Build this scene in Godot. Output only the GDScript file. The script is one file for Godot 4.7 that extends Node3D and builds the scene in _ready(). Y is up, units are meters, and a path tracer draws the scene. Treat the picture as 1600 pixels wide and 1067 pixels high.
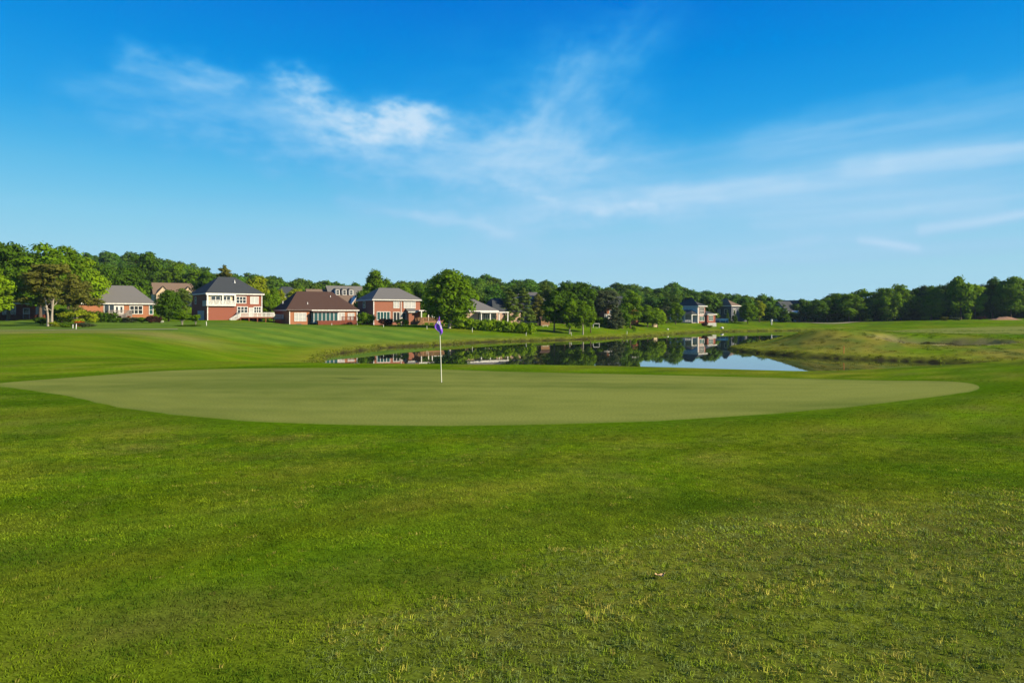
extends Node3D

# ---------------------------------------------------------------- mesh collector
class MB:
	var v := PackedVector3Array()
	var n := PackedVector3Array()
	var c := PackedColorArray()
	var uv := PackedVector2Array()
	var ix := PackedInt32Array()
	var col := Color.WHITE

	func tri(a: Vector3, b: Vector3, d: Vector3) -> void:
		var nn := (b - a).cross(d - a).normalized()
		var k := v.size()
		v.append_array([a, b, d]); n.append_array([nn, nn, nn]); c.append_array([col, col, col])
		ix.append_array([k, k + 2, k + 1])

	func quad(a: Vector3, b: Vector3, d: Vector3, e: Vector3) -> void:
		var nn := (b - a).cross(d - a).normalized()
		if nn == Vector3.ZERO:
			nn = (d - a).cross(e - a).normalized()
		var k := v.size()
		v.append_array([a, b, d, e]); n.append_array([nn, nn, nn, nn]); c.append_array([col, col, col, col])
		ix.append_array([k, k + 2, k + 1, k, k + 3, k + 2])

	func box(lo: Vector3, hi: Vector3) -> void:
		var a := Vector3(lo.x, lo.y, hi.z); var b := Vector3(hi.x, lo.y, hi.z); var d := Vector3(hi.x, hi.y, hi.z); var e := Vector3(lo.x, hi.y, hi.z)
		var f := Vector3(lo.x, lo.y, lo.z); var g := Vector3(hi.x, lo.y, lo.z); var h := Vector3(hi.x, hi.y, lo.z); var i := Vector3(lo.x, hi.y, lo.z)
		quad(a, b, d, e); quad(g, f, i, h); quad(f, a, e, i); quad(b, g, h, d); quad(e, d, h, i); quad(f, g, b, a)

	func tube(pts: Array, radii: Array, sides := 8) -> void:
		# smooth tapered tube through the points, with end caps
		var base := v.size()
		for k in pts.size():
			var p: Vector3 = pts[k]
			var t: Vector3 = (pts[mini(k + 1, pts.size() - 1)] - pts[maxi(k - 1, 0)]).normalized()
			var x := t.cross(Vector3(0.31, 0.2, 0.93)).normalized()
			if x.length() < 0.5:
				x = t.cross(Vector3.RIGHT).normalized()
			var y := t.cross(x).normalized()
			for s in sides:
				var a := TAU * s / sides
				var d := x * cos(a) + y * sin(a)
				v.append(p + d * radii[k]); n.append(d); c.append(col)
		for k in pts.size() - 1:
			for s in sides:
				var a := base + k * sides + s
				var b := base + k * sides + (s + 1) % sides
				ix.append_array([a, a + sides, b, b, a + sides, b + sides])
		for e in [0, pts.size() - 1]:
			var t2: Vector3 = (pts[1] - pts[0]) if e else (pts[0] - pts[1])
			if e:
				t2 = pts[e] - pts[e - 1]
			var k2 := v.size()
			v.append(pts[e]); n.append(t2.normalized()); c.append(col)
			for s in sides:
				var q := base + int(e) * sides + s
				v.append(v[q]); n.append(t2.normalized()); c.append(col)
			for s in sides:
				ix.append_array([k2, k2 + 1 + s, k2 + 1 + (s + 1) % sides] if e else [k2, k2 + 1 + (s + 1) % sides, k2 + 1 + s])

	func mesh(m: Material) -> ArrayMesh:
		var a := []
		a.resize(Mesh.ARRAY_MAX)
		a[Mesh.ARRAY_VERTEX] = v; a[Mesh.ARRAY_NORMAL] = n; a[Mesh.ARRAY_COLOR] = c; a[Mesh.ARRAY_INDEX] = ix
		if uv.size() == v.size():
			a[Mesh.ARRAY_TEX_UV] = uv
		var r := ArrayMesh.new()
		r.add_surface_from_arrays(Mesh.PRIMITIVE_TRIANGLES, a)
		r.surface_set_material(0, m)
		return r

const EYE := 2.25
const F := 1067.0
const WATER := -3.55
var rng := RandomNumberGenerator.new()
var names := {}
var M := {}

# ---------------------------------------------------------------- objects
func numbered(called: String) -> String:
	var k: int = names.get(called, 0)
	names[called] = k + 1
	return called if k == 0 else "%s_%03d" % [called, k]

func tag(o: Node, label := "", category := "", group := "", kind := "") -> void:
	for p in [["label", label], ["category", category], ["group", group], ["kind", kind]]:
		if p[1] != "":
			o.set_meta(p[0], p[1])

func thing(called: String, label: String, category: String, at := Vector3.ZERO, turn := 0.0, group := "") -> Node3D:
	var o := Node3D.new()
	o.name = numbered(called)
	add_child(o)
	o.position = at
	o.rotation.y = turn
	tag(o, label, category, group)
	return o

func part(called: String, mesh: Mesh, parent: Node, at := Vector3.ZERO) -> MeshInstance3D:
	var o := MeshInstance3D.new()
	o.name = numbered(called) if parent == self else called
	o.mesh = mesh
	o.position = at
	parent.add_child(o, true)
	return o

func structure(called: String, mesh: Mesh) -> MeshInstance3D:
	var o := part(called, mesh, self)
	tag(o, "", "", "", "structure")
	return o

func box(lo: Vector3, hi: Vector3, m: Material) -> ArrayMesh:
	var b := MB.new()
	b.box(lo, hi)
	return b.mesh(m)

# ---------------------------------------------------------------- materials
func mat(called: String, linear: Color, rough := 0.8, spec := 0.4) -> StandardMaterial3D:
	var m := StandardMaterial3D.new()
	m.resource_name = called
	m.albedo_color = linear.linear_to_srgb()
	m.roughness = rough
	m.metallic_specular = spec
	m.cull_mode = BaseMaterial3D.CULL_DISABLED
	M[called] = m
	return m

func noise_tex(freq: float, lo: float, hi: float, sd: int, size := 512, octaves := 4) -> NoiseTexture2D:
	var n := FastNoiseLite.new()
	n.seed = sd
	n.noise_type = FastNoiseLite.TYPE_SIMPLEX_SMOOTH
	n.frequency = freq
	n.fractal_octaves = octaves
	var t := NoiseTexture2D.new()
	t.width = size; t.height = size
	t.seamless = true
	t.noise = n
	var g := Gradient.new()
	g.set_color(0, Color(lo, lo, lo)); g.set_color(1, Color(hi, hi, hi))
	t.color_ramp = g
	return t

func grained(m: StandardMaterial3D, tex: Texture2D, tile: float) -> StandardMaterial3D:
	m.albedo_texture = tex
	m.uv1_triplanar = true
	m.uv1_world_triplanar = true
	m.uv1_scale = Vector3.ONE / tile
	return m

func leaf(called: String, linear: Color) -> StandardMaterial3D:
	var m := mat(called, linear, 0.75, 0.14)
	m.vertex_color_use_as_albedo = true
	m.backlight_enabled = true
	m.backlight = Color(0.9, 0.9, 0.7)
	return m

func make_materials() -> void:
	var grain := noise_tex(0.05, 0.62, 1.0, 3)
	var blotch := noise_tex(0.012, 0.7, 1.0, 5)
	var speck := noise_tex(0.11, 0.55, 1.0, 7, 512, 3)
	# turf
	var g := mat("turf", Color(1, 1, 1), 1.0, 0.04)
	g.vertex_color_use_as_albedo = true
	grained(g, noise_tex(0.09, 0.55, 1.0, 9, 1024, 5), 2.6)
	g.detail_enabled = true
	g.detail_blend_mode = BaseMaterial3D.BLEND_MODE_MUL
	g.detail_uv_layer = BaseMaterial3D.DETAIL_UV_1
	g.detail_albedo = noise_tex(0.02, 0.78, 1.0, 19, 512, 4)
	var pg := mat("putting_turf", Color(1, 1, 1), 1.0, 0.05)
	pg.vertex_color_use_as_albedo = true
	grained(pg, noise_tex(0.06, 0.78, 1.0, 10, 512, 4), 1.9)
	var bl := leaf("grass_blade", Color(1, 1, 1))
	bl.metallic_specular = 0.08
	bl.backlight = Color(0.6, 0.6, 0.4)
	leaf("bank_blade", Color(1, 1, 1))
	# water
	var w := mat("pond_water", Color(0.012, 0.02, 0.012), 0.012, 0.62)
	var wn := FastNoiseLite.new()
	wn.seed = 4; wn.frequency = 0.02; wn.fractal_octaves = 2
	var wt := NoiseTexture2D.new()
	wt.width = 512; wt.height = 512; wt.seamless = true; wt.noise = wn
	wt.as_normal_map = true; wt.bump_strength = 1.0
	w.normal_enabled = true; w.normal_texture = wt; w.normal_scale = 0.028
	w.uv1_triplanar = true; w.uv1_world_triplanar = true; w.uv1_scale = Vector3(0.14, 0.14, 0.14)
	# leaves
	leaf("leaf_mid", Color(0.106, 0.198, 0.005))
	leaf("leaf_bright", Color(0.18, 0.295, 0.006))
	leaf("leaf_dark", Color(0.062, 0.13, 0.006))
	leaf("leaf_yellow", Color(0.23, 0.285, 0.012))
	leaf("leaf_olive", Color(0.125, 0.135, 0.022))
	leaf("leaf_pine", Color(0.1, 0.155, 0.024))
	leaf("leaf_grey", Color(0.075, 0.1, 0.045))
	leaf("leaf_purple", Color(0.06, 0.028, 0.02))
	leaf("leaf_far", Color(0.074, 0.155, 0.011))
	leaf("petal_orange", Color(0.5, 0.12, 0.01))
	leaf("petal_white", Color(0.75, 0.75, 0.7))
	grained(mat("bark_brown", Color(0.13, 0.09, 0.06), 0.9), grain, 0.9)
	grained(mat("bark_pale", Color(0.42, 0.37, 0.31), 0.9), grain, 0.9)
	# buildings
	grained(mat("brick_orange", Color(0.47, 0.195, 0.1), 0.85, 0.3), speck, 1.7)
	grained(mat("brick_red", Color(0.3, 0.09, 0.06), 0.85, 0.3), speck, 1.7)
	grained(mat("brick_rust", Color(0.34, 0.115, 0.075), 0.85, 0.3), speck, 1.7)
	grained(mat("brick_clay", Color(0.4, 0.16, 0.1), 0.85, 0.3), speck, 1.7)
	grained(mat("brick_pink", Color(0.58, 0.4, 0.31), 0.85, 0.3), speck, 1.7)
	grained(mat("siding_cream", Color(0.6, 0.48, 0.33), 0.8, 0.3), blotch, 3.0)
	grained(mat("siding_shade", Color(0.1, 0.11, 0.14), 0.8, 0.3), blotch, 3.0)  # dark bluish tone puts the shade on these walls into their colour
	grained(mat("siding_blue", Color(0.5, 0.58, 0.62), 0.8, 0.3), blotch, 3.0)
	grained(mat("roof_grey", Color(0.2, 0.195, 0.19), 0.9, 0.25), speck, 2.3)
	grained(mat("roof_slate", Color(0.065, 0.075, 0.085), 0.9, 0.25), speck, 2.3)
	grained(mat("roof_brown", Color(0.1, 0.058, 0.045), 0.9, 0.25), speck, 2.3)
	grained(mat("roof_tan", Color(0.23, 0.165, 0.12), 0.9, 0.25), speck, 2.3)
	grained(mat("white_paint", Color(0.72, 0.71, 0.68), 0.55, 0.4), blotch, 2.0)
	grained(mat("wood_red", Color(0.24, 0.07, 0.04), 0.8, 0.3), grain, 1.1)
	grained(mat("wood_tan", Color(0.36, 0.2, 0.1), 0.8, 0.3), grain, 1.1)
	grained(mat("wood_grey", Color(0.3, 0.27, 0.25), 0.8, 0.3), grain, 1.1)
	grained(mat("concrete", Color(0.4, 0.36, 0.25), 0.9, 0.3), grain, 2.0)
	grained(mat("sand", Color(0.52, 0.43, 0.27), 0.95, 0.2), grain, 2.0)
	grained(mat("earth", Color(0.33, 0.2, 0.12), 0.95, 0.2), blotch, 3.0)
	mat("glass_dark", Color(0.02, 0.026, 0.03), 0.08, 0.6)
	mat("glass_teal", Color(0.018, 0.062, 0.066), 0.1, 0.6)
	mat("blind_white", Color(0.33, 0.34, 0.34), 0.4, 0.5)
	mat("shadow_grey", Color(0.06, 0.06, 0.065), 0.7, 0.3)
	mat("metal_dark", Color(0.05, 0.05, 0.055), 0.5, 0.5)
	mat("metal_light", Color(0.6, 0.6, 0.6), 0.4, 0.5)
	mat("pool_blue", Color(0.2, 0.42, 0.5), 0.5, 0.4)
	mat("tarp_blue", Color(0.03, 0.1, 0.15), 0.5, 0.4)
	mat("pole_paint", Color(0.55, 0.55, 0.45), 0.4, 0.5)
	mat("stake_orange", Color(0.6, 0.17, 0.05), 0.6, 0.4)
	mat("stake_red", Color(0.6, 0.1, 0.06), 0.6, 0.4)
	var fl := mat("flag_cloth", Color(0.16, 0.045, 0.5), 0.75, 0.3)
	fl.backlight_enabled = true
	fl.backlight = Color(0.5, 0.5, 0.5)
	mat("print_white", Color(0.85, 0.83, 0.85), 0.7, 0.3)
	mat("hole_dark", Color(0.02, 0.02, 0.015), 0.9, 0.1)
	var dl := mat("dry_leaf", Color(0.5, 0.33, 0.17), 0.8, 0.2)
	dl.backlight_enabled = true
	dl.backlight = Color(0.3, 0.3, 0.3)

# ---------------------------------------------------------------- terrain
var cols := PackedFloat32Array([-1.3, -0.75, -0.57, -0.43, -0.3, -0.2, -0.07, 0.05, 0.15, 0.25, 0.33, 0.45, 0.6, 0.75, 1.3])
var rows := PackedFloat32Array([-40, 0, 7, 13, 22, 26, 30, 35, 42, 60, 90, 104, 120, 140, 165, 200, 250, 320, 400, 600, 1000, 2500])
var land_table := []
var pond := PackedVector2Array()
var bumps := FastNoiseLite.new()
var blot := FastNoiseLite.new()
var fine := FastNoiseLite.new()

func setup_land() -> void:
	bumps.seed = 11; bumps.frequency = 0.045; bumps.fractal_octaves = 3
	blot.seed = 21; blot.frequency = 0.05; blot.fractal_octaves = 4
	fine.seed = 31; fine.frequency = 0.6; fine.fractal_octaves = 3
	var flat := []
	flat.resize(15)
	var rowset := [
		[.9, .8, .7, .7, .7, .7, .7, .7, .7, .7, .7, .7, .8, .9, 1.1],
		[.75, .7, .66, .65, .65, .65, .65, .65, .65, .65, .65, .65, .68, .72, .9],
		[.45, .38, .33, .31, .3, .3, .3, .3, .3, .31, .33, .38, .5, .65, .85],
		[.3, .15, .1, .04, .02, .02, .02, .02, .02, .03, .06, .15, .4, .6, .85],
		[.2, .1, .03, 0, 0, 0, 0, 0, 0, 0, 0, .02, .28, .55, .95],
		[.15, .07, .04, .03, .03, .02, 0, 0, 0, -.03, -.06, -.1, .12, .42, .8],
		[.1, .05, .05, .06, .08, .06, .03, 0, -.05, -.12, -.2, -.27, -.08, .24, .6],
		[.05, .03, .0, 0, -.1, -.35, -.65, -.7, -.75, -.8, -.85, -.9, -.55, -.2, .3],
		[0, 0, 0, -.05, -.35, -.95, -1.7, -1.8, -1.8, -1.9, -2.0, -2.0, -1.4, -.95, -.3],
		[0, 0, -.03, -.15, -.9, -2.2, -3, -3, -3, -3, -3, -3, -2.7, -2.3, -1.8],
		[0, 0, -.05, -.3, -1.1, -2.5, -3, -3, -3, -3, -3, -1.7, -2.0, -2.0, -1.8],
		[.1, .1, .05, -.1, -.8, -2.0, -2.8, -3, -3, -2.8, -2.3, -.45, -1.05, -1.0, -.8],
		[.2, .2, .15, .1, -.4, -1.3, -2.5, -3, -3, -2.5, -2, -.8, -.95, -.75, -.5],
		[.6, .6, .5, .3, -.1, -.6, -1.6, -2.2, -2.5, -2.5, -2.3, -1.0, -.65, -.35, -.2],
		[1.2, 1.2, 1.2, .7, -.3, -.5, -1.0, -1.4, -1.3, -2.0, -2.2, -1.8, -.05, .25, .4],
		[2, 2, 2.2, 2, 1.2, .3, -.6, -.8, -.7, -1.2, -2, -2, -.2, .3, .5],
		[5, 6, 7, 5, 4, 3, 1.5, .3, -.2, -.8, -1, -1.3, -.4, .4, .6],
		[14, 15, 16, 9, 6, 5, 6, 4, 2, 2, 0, -1, 0, .8, 1],
		[26, 26, 27, 17, 11, 8.5, 13, 10.6, 7.6, 8, 2.4, -.6, .5, 1, 1],
		[20, 20, 20, 15, 10, 8, 10, 10, 8, 8, 4, 2, 2, 2, 2],
		[3, 3, 3, 3, 3, 3, 3, 3, 3, 3, 2, 2, 2, 2, 2],
		[0, 0, 0, 0, 0, 0, 0, 0, 0, 0, 0, 0, 0, 0, 0]]
	for r in rowset:
		land_table.append(PackedFloat32Array(r))
	for p in [[-25.5, 94], [-24.7, 101], [-21.9, 117], [-12.8, 125], [-7.7, 137], [2.7, 144], [14.1, 151], [32, 170], [48.7, 198], [62, 216], [86, 229], [106, 235], [123, 240], [127, 235], [116, 226], [98, 208], [75, 182], [60, 155], [46, 128], [36.5, 115], [33.6, 107], [36.2, 98], [40.8, 88], [47, 84], [52, 78], [57, 70], [56, 60], [45, 54], [20, 51], [0, 50], [-11, 52], [-19, 65], [-22.2, 80]]:
		pond.append(Vector2(p[0], p[1]))
	# round the shoreline's corners twice
	for k in 2:
		var q := PackedVector2Array()
		for i in pond.size():
			var a := pond[i]
			var b := pond[(i + 1) % pond.size()]
			q.append(a.lerp(b, 0.25)); q.append(a.lerp(b, 0.75))
		pond = q

func cr(a: float, b: float, c: float, d: float, t: float) -> float:
	return b + 0.5 * t * (c - a + t * (2.0 * a - 5.0 * b + 4.0 * c - d + t * (3.0 * (b - c) + d - a)))

func spot(list: PackedFloat32Array, x: float) -> float:
	var k := clampi(list.bsearch(x) - 1, 0, list.size() - 2)
	return k + clampf((x - list[k]) / (list[k + 1] - list[k]), 0.0, 1.0)

func land(x: float, d: float) -> float:
	var cu := spot(cols, x / maxf(d, 30.0))
	var cd := spot(rows, d)
	var i := mini(int(cu), cols.size() - 2)
	var j := mini(int(cd), rows.size() - 2)
	var t := cu - i
	var h := [0.0, 0.0, 0.0, 0.0]
	for k in 4:
		var r: PackedFloat32Array = land_table[clampi(j - 1 + k, 0, rows.size() - 1)]
		h[k] = cr(r[maxi(i - 1, 0)], r[i], r[i + 1], r[mini(i + 2, cols.size() - 1)], t)
	return cr(h[0], h[1], h[2], h[3], cd - j)

func shore(x: float, d: float) -> float:
	# signed distance to the pond's edge, negative in the water
	if x < -70.0 or x > 230.0 or d < 25.0 or d > 330.0:
		return 60.0
	var p := Vector2(x, d)
	var best := 1e9
	var inside := false
	var a := pond[pond.size() - 1]
	for b in pond:
		var e := b - a
		var w := p - a
		var t := clampf(w.dot(e) / e.length_squared(), 0.0, 1.0)
		best = minf(best, (w - e * t).length_squared())
		if (a.y > d) != (b.y > d) and x < a.x + (d - a.y) / e.y * e.x:
			inside = not inside
		a = b
	return -sqrt(best) if inside else sqrt(best)

var pits := [[65.0, 127.0, 5.5, 3.2, 0.6], [61.5, 97.0, 9.5, 5.2, 1.25]]
var knolls := [[47.0, 104.0, 9.0, 8.0, 0.3], [97.0, 160.0, 12.0, 8.0, 0.6], [122.0, 170.0, 18.0, 8.0, 0.4], [-40.0, 66.0, 16.0, 10.0, 0.25], [-52.0, 100.0, 14.0, 8.0, 0.3]]

var pads := []     # level ground under the houses: [x, ahead, half width, height]

func ground(x: float, d: float, s := 1e9) -> float:
	if s > 1e8:
		s = shore(x, d) if d > 30.0 else 60.0
	var h := land(x, d)
	for k in knolls:
		h += k[4] * exp(-pow((x - k[0]) / k[2], 2.0) - pow((d - k[1]) / k[3], 2.0))
	for k in pits:
		var q := pow((x - k[0]) / k[2], 2.0) + pow((d - k[1]) / k[3], 2.0)
		if q < 1.6:
			h -= k[4] * (1.0 - smoothstep(0.55, 1.1, q))
	h += bumps.get_noise_2d(x, d) * (0.1 * smoothstep(30.0, 60.0, d) + 0.035 * (1.0 - smoothstep(9.0, 13.0, d)))
	for k in pads:
		var q := maxf(absf(x - k[0]) / k[2], absf(d - k[1]) / k[2])
		if q < 1.5:
			h = lerpf(k[3], h, smoothstep(0.8, 1.5, q))
	if s < 24.0:
		h = maxf(h, WATER + 0.3)
		var bank := lerpf(22.0, 14.0, smoothstep(28.0, 36.0, x) * smoothstep(72.0, 80.0, d) * smoothstep(180.0, 140.0, d))
		if s < 0.0:
			return WATER - 0.06 - minf(1.6, -s * 0.35)
		h = lerpf(WATER + 0.55 * smoothstep(0.0, 0.8, s) - 0.06, h, smoothstep(0.0, 1.0, s / bank) * 0.65 + 0.35 * clampf((s - 0.8) / (bank - 3.0), 0.0, 1.0))
	return h

func spine(list: Array, steps := 8) -> PackedVector2Array:
	# closed smooth outline through the points
	var out := PackedVector2Array()
	var n := list.size()
	for i in n:
		for k in steps:
			var t := float(k) / steps
			var q := []
			for j in 4:
				q.append(list[(i + j - 1 + n) % n])
			out.append(Vector2(cr(q[0][0], q[1][0], q[2][0], q[3][0], t), cr(q[0][1], q[1][1], q[2][1], q[3][1], t)))
	return out

var green_edge := PackedVector2Array()

func in_green(x: float, d: float) -> float:
	# signed distance to the putting green's edge, negative on it
	if absf(x) > 22.0 or d < 9.0 or d > 33.0:
		return 9.0
	var p := Vector2(x, d)
	var best := 1e9
	var inside := false
	var a := green_edge[green_edge.size() - 1]
	for b in green_edge:
		var e := b - a
		var w := p - a
		best = minf(best, (w - e * clampf(w.dot(e) / e.length_squared(), 0.0, 1.0)).length_squared())
		if (a.y > d) != (b.y > d) and x < a.x + (d - a.y) / e.y * e.x:
			inside = not inside
		a = b
	return -sqrt(best) if inside else sqrt(best)

const LUSH := Color(0.1, 0.182, 0.004)
const DEEP := Color(0.047, 0.112, 0.003)
const STRAW := Color(0.27, 0.235, 0.055)
const OLIVE := Color(0.15, 0.17, 0.012)
const FAIR := Color(0.122, 0.19, 0.024)
const PUTT := Color(0.198, 0.232, 0.052)

func dryness(x: float, d: float) -> float:
	# how worn the rough in front is: the strip beside the camera's right foot
	var line := 4.4 + (x + 0.41) * 2.1
	if x > 1.38:
		line = 5.9 + (x - 1.38) * 0.36
	elif x > -0.41:
		line = 4.4 + (x + 0.41) * 0.84
	var wob := blot.get_noise_2d(x * 7.0, d * 7.0)
	return clampf(smoothstep(0.9, -0.9, d - line + wob * 1.6) * (0.75 + 0.6 * blot.get_noise_2d(x * 16.0 + 30.0, d * 16.0)) + 0.22 * maxf(wob, 0.0), 0.0, 1.0)

func turf_color(x: float, d: float, s: float) -> Color:
	var n := blot.get_noise_2d(x, d)
	var n2 := blot.get_noise_2d(x * 4.0 + 90.0, d * 4.0)
	var c := LUSH.lerp(DEEP, clampf(0.3 + n * 0.8 + n2 * 0.5, 0.0, 1.0))
	c = c.lerp(OLIVE, clampf(0.12 + blot.get_noise_2d(x * 2.0 - 40.0, d * 2.0) * 0.9, 0.0, 0.7))
	if d < 32.0:
		c = c.lerp(Color(0.12, 0.12, 0.03), clampf(blot.get_noise_2d(x * 11.0 + 7.0, d * 13.0) * 1.5 - 0.15, 0.0, 0.7))
		c = c.lerp(DEEP, clampf(blot.get_noise_2d(x * 6.0 - 77.0, d * 9.0) * 1.6, 0.0, 0.8))
		c = c.lerp(Color(0.19, 0.2, 0.02), clampf(blot.get_noise_2d(x * 8.0 + 150.0, d * 10.0) * 1.3 - 0.05, 0.0, 0.55))
		c *= 1.0 + 0.17 * sin((d - 0.42 * x) * TAU / 2.5 + n2 * 5.0) * smoothstep(3.0, 5.0, d)
		c = c.lerp(Color(0.11, 0.1, 0.03), 0.7 * dryness(x, d))
		var ge := in_green(x, d)
		if ge < 1.3 and ge > -2.0:
			c = c.lerp(DEEP, 0.65 * smoothstep(1.3, 0.7, ge))
		return c
	var u := x / d
	# fairway with mowing bands, left of the pond and along its far shore
	var across := d + 0.12 * x
	var f := smoothstep(34.0, 42.0, d) * (1.0 - smoothstep(0.0, 14.0, x - (-12.0 + (d - 120.0) * 1.3))) * (1.0 - smoothstep(146.0, 152.0, d + x * -0.05))
	if f > 0.0:
		var band := sin(across * TAU / 9.5 + n * 1.2)
		var fc := FAIR.lerp(Color(0.068, 0.145, 0.02), 0.5 + 0.42 * clampf(band * 1.6, -1.0, 1.0))
		c = c.lerp(fc, f * 0.85)
	# tan strip of longer grass along the cart path
	var strip := exp(-pow((d - (84.0 - 0.18 * (x + 60.0))) / 8.0, 2.0)) * smoothstep(-28.0, -40.0, x)
	c = c.lerp(Color(0.2, 0.2, 0.05), clampf(strip * (0.75 + n * 0.5), 0.0, 0.8))
	# wild grass on the point
	var wild := smoothstep(30.0, 40.0, x) * smoothstep(72.0, 80.0, d) * (1.0 - smoothstep(0.53, 0.6, u) * smoothstep(92.0, 98.0, d)) * smoothstep(126.0, 112.0, d)
	c = c.lerp(Color(0.22, 0.2, 0.035).lerp(Color(0.11, 0.15, 0.03), clampf(0.45 + n2 * 1.6, 0.0, 1.0)), wild * clampf(0.62 + n * 1.2, 0.1, 0.95))
	# longer growth near the water
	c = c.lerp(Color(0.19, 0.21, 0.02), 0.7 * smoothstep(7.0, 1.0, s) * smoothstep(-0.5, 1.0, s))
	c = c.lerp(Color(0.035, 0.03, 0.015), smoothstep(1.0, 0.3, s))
	for k in pits:
		var q := pow((x - k[0]) / k[2], 2.0) + pow((d - k[1]) / k[3], 2.0)
		if q < 1.25:
			var lip := exp(-pow((q - 0.95) / 0.16, 2.0))
			c = c.lerp(Color(0.1, 0.098, 0.05), smoothstep(1.1, 0.8, q) * 0.95)
			c = c.lerp(Color(0.4, 0.33, 0.16), clampf(lip * (0.3 + 1.6 * smoothstep(0.2, -0.8, (d - k[1]) / k[3])) * (0.7 + n2), 0.0, 1.0))
	c *= 1.0 + 0.28 * blot.get_noise_2d(x * 11.0, d * 9.0) + 0.2 * blot.get_noise_2d(x * 3.0 + 9.0, d * 5.0)
	c.a = 1.0
	if d > 250.0:
		c = c.lerp(Color(0.05, 0.1, 0.01), smoothstep(275.0, 310.0, d))
	return c

func steps_from(list: Array) -> PackedFloat32Array:
	# [from, to, spacing] runs, one after another
	var out := PackedFloat32Array()
	for r in list:
		var n := maxi(1, int(round((r[1] - r[0]) / r[2])))
		for k in n:
			out.append(r[0] + (r[1] - r[0]) * k / n)
	out.append(list[-1][1])
	return out

func build_ground() -> void:
	var xs := steps_from([[-2500, -900, 400], [-900, -300, 40], [-300, -150, 8], [-150, -70, 3], [-70, -22, 1.2], [-22, 22, 0.5], [22, 110, 1.2], [110, 200, 3], [200, 400, 10], [400, 900, 50], [900, 2500, 400]])
	var ds := steps_from([[-60, -4, 8], [-4, 34, 0.5], [34, 70, 0.9], [70, 180, 1.1], [180, 300, 2.5], [300, 600, 12], [600, 2500, 190]])
	var b := MB.new()
	var w := xs.size()
	for d in ds:
		for x in xs:
			var s := shore(x, d) if d > 30.0 else 60.0
			var h := ground(x, d, s)
			if in_green(x, d) < -0.6:
				h -= 0.02
			b.v.append(Vector3(x, h, -d))
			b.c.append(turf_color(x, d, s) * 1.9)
	b.n.resize(b.v.size())
	for j in ds.size():
		for i in w:
			var k := j * w + i
			var l := k - 1 if i > 0 else k
			var r := k + 1 if i < w - 1 else k
			var u := k - w if j > 0 else k
			var o := k + w if j < ds.size() - 1 else k
			b.n[k] = (b.v[r] - b.v[l]).cross(b.v[o] - b.v[u]).normalized()
			if i < w - 1 and j < ds.size() - 1:
				b.ix.append_array([k, k + w, k + w + 1, k, k + w + 1, k + 1])
	structure("ground", b.mesh(M.turf))

func sheet(called: String, edge: PackedVector2Array, centre: Vector2, rings: int, lift: float, m: Material, tint: Callable) -> MeshInstance3D:
	var b := MB.new()
	var n := edge.size()
	for r in rings + 1:
		for e in edge:
			var p := centre.lerp(e, maxf(float(r) / rings, 0.001))
			var h := ground(p.x, p.y)
			var g := Vector2(ground(p.x + 0.5, p.y) - ground(p.x - 0.5, p.y), ground(p.x, p.y + 0.5) - ground(p.x, p.y - 0.5))
			b.v.append(Vector3(p.x, h + (lift if r < rings else -0.03), -p.y))
			b.n.append(Vector3(-g.x, 1.0, g.y).normalized())
			b.c.append(tint.call(p.x, p.y))
	for r in rings:
		for i in n:
			var k := r * n + i
			var k2 := r * n + (i + 1) % n
			b.ix.append_array([k, k + n, k2, k2, k + n, k2 + n])
	return structure(called, b.mesh(m))

func ribbon(called: String, line: Array, width: float, lift: float, m: Material) -> void:
	# a path: a thin strip laid over the ground along the points
	var b := MB.new()
	var pts := PackedVector2Array()
	for i in line.size() - 1:
		var n := int(ceil(Vector2(line[i][0] - line[i + 1][0], line[i][1] - line[i + 1][1]).length() / 1.5))
		for k in n:
			var t := float(k) / n
			var q := []
			for j in 4:
				q.append(line[clampi(i + j - 1, 0, line.size() - 1)])
			pts.append(Vector2(cr(q[0][0], q[1][0], q[2][0], q[3][0], t), cr(q[0][1], q[1][1], q[2][1], q[3][1], t)))
	for i in pts.size():
		var t := (pts[mini(i + 1, pts.size() - 1)] - pts[maxi(i - 1, 0)]).normalized()
		var o := Vector2(-t.y, t.x) * width * 0.5
		for s in [-1.0, 1.0]:
			var p: Vector2 = pts[i] + o * s
			b.v.append(Vector3(p.x, ground(p.x, p.y) + lift, -p.y)); b.n.append(Vector3.UP); b.c.append(Color.WHITE)
		if i:
			var k := b.v.size() - 4
			b.ix.append_array([k, k + 1, k + 2, k + 1, k + 3, k + 2])
	structure(called, b.mesh(m))

# ---------------------------------------------------------------- sky
const SKY_W := 4096
const SKY_H := 2048

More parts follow.
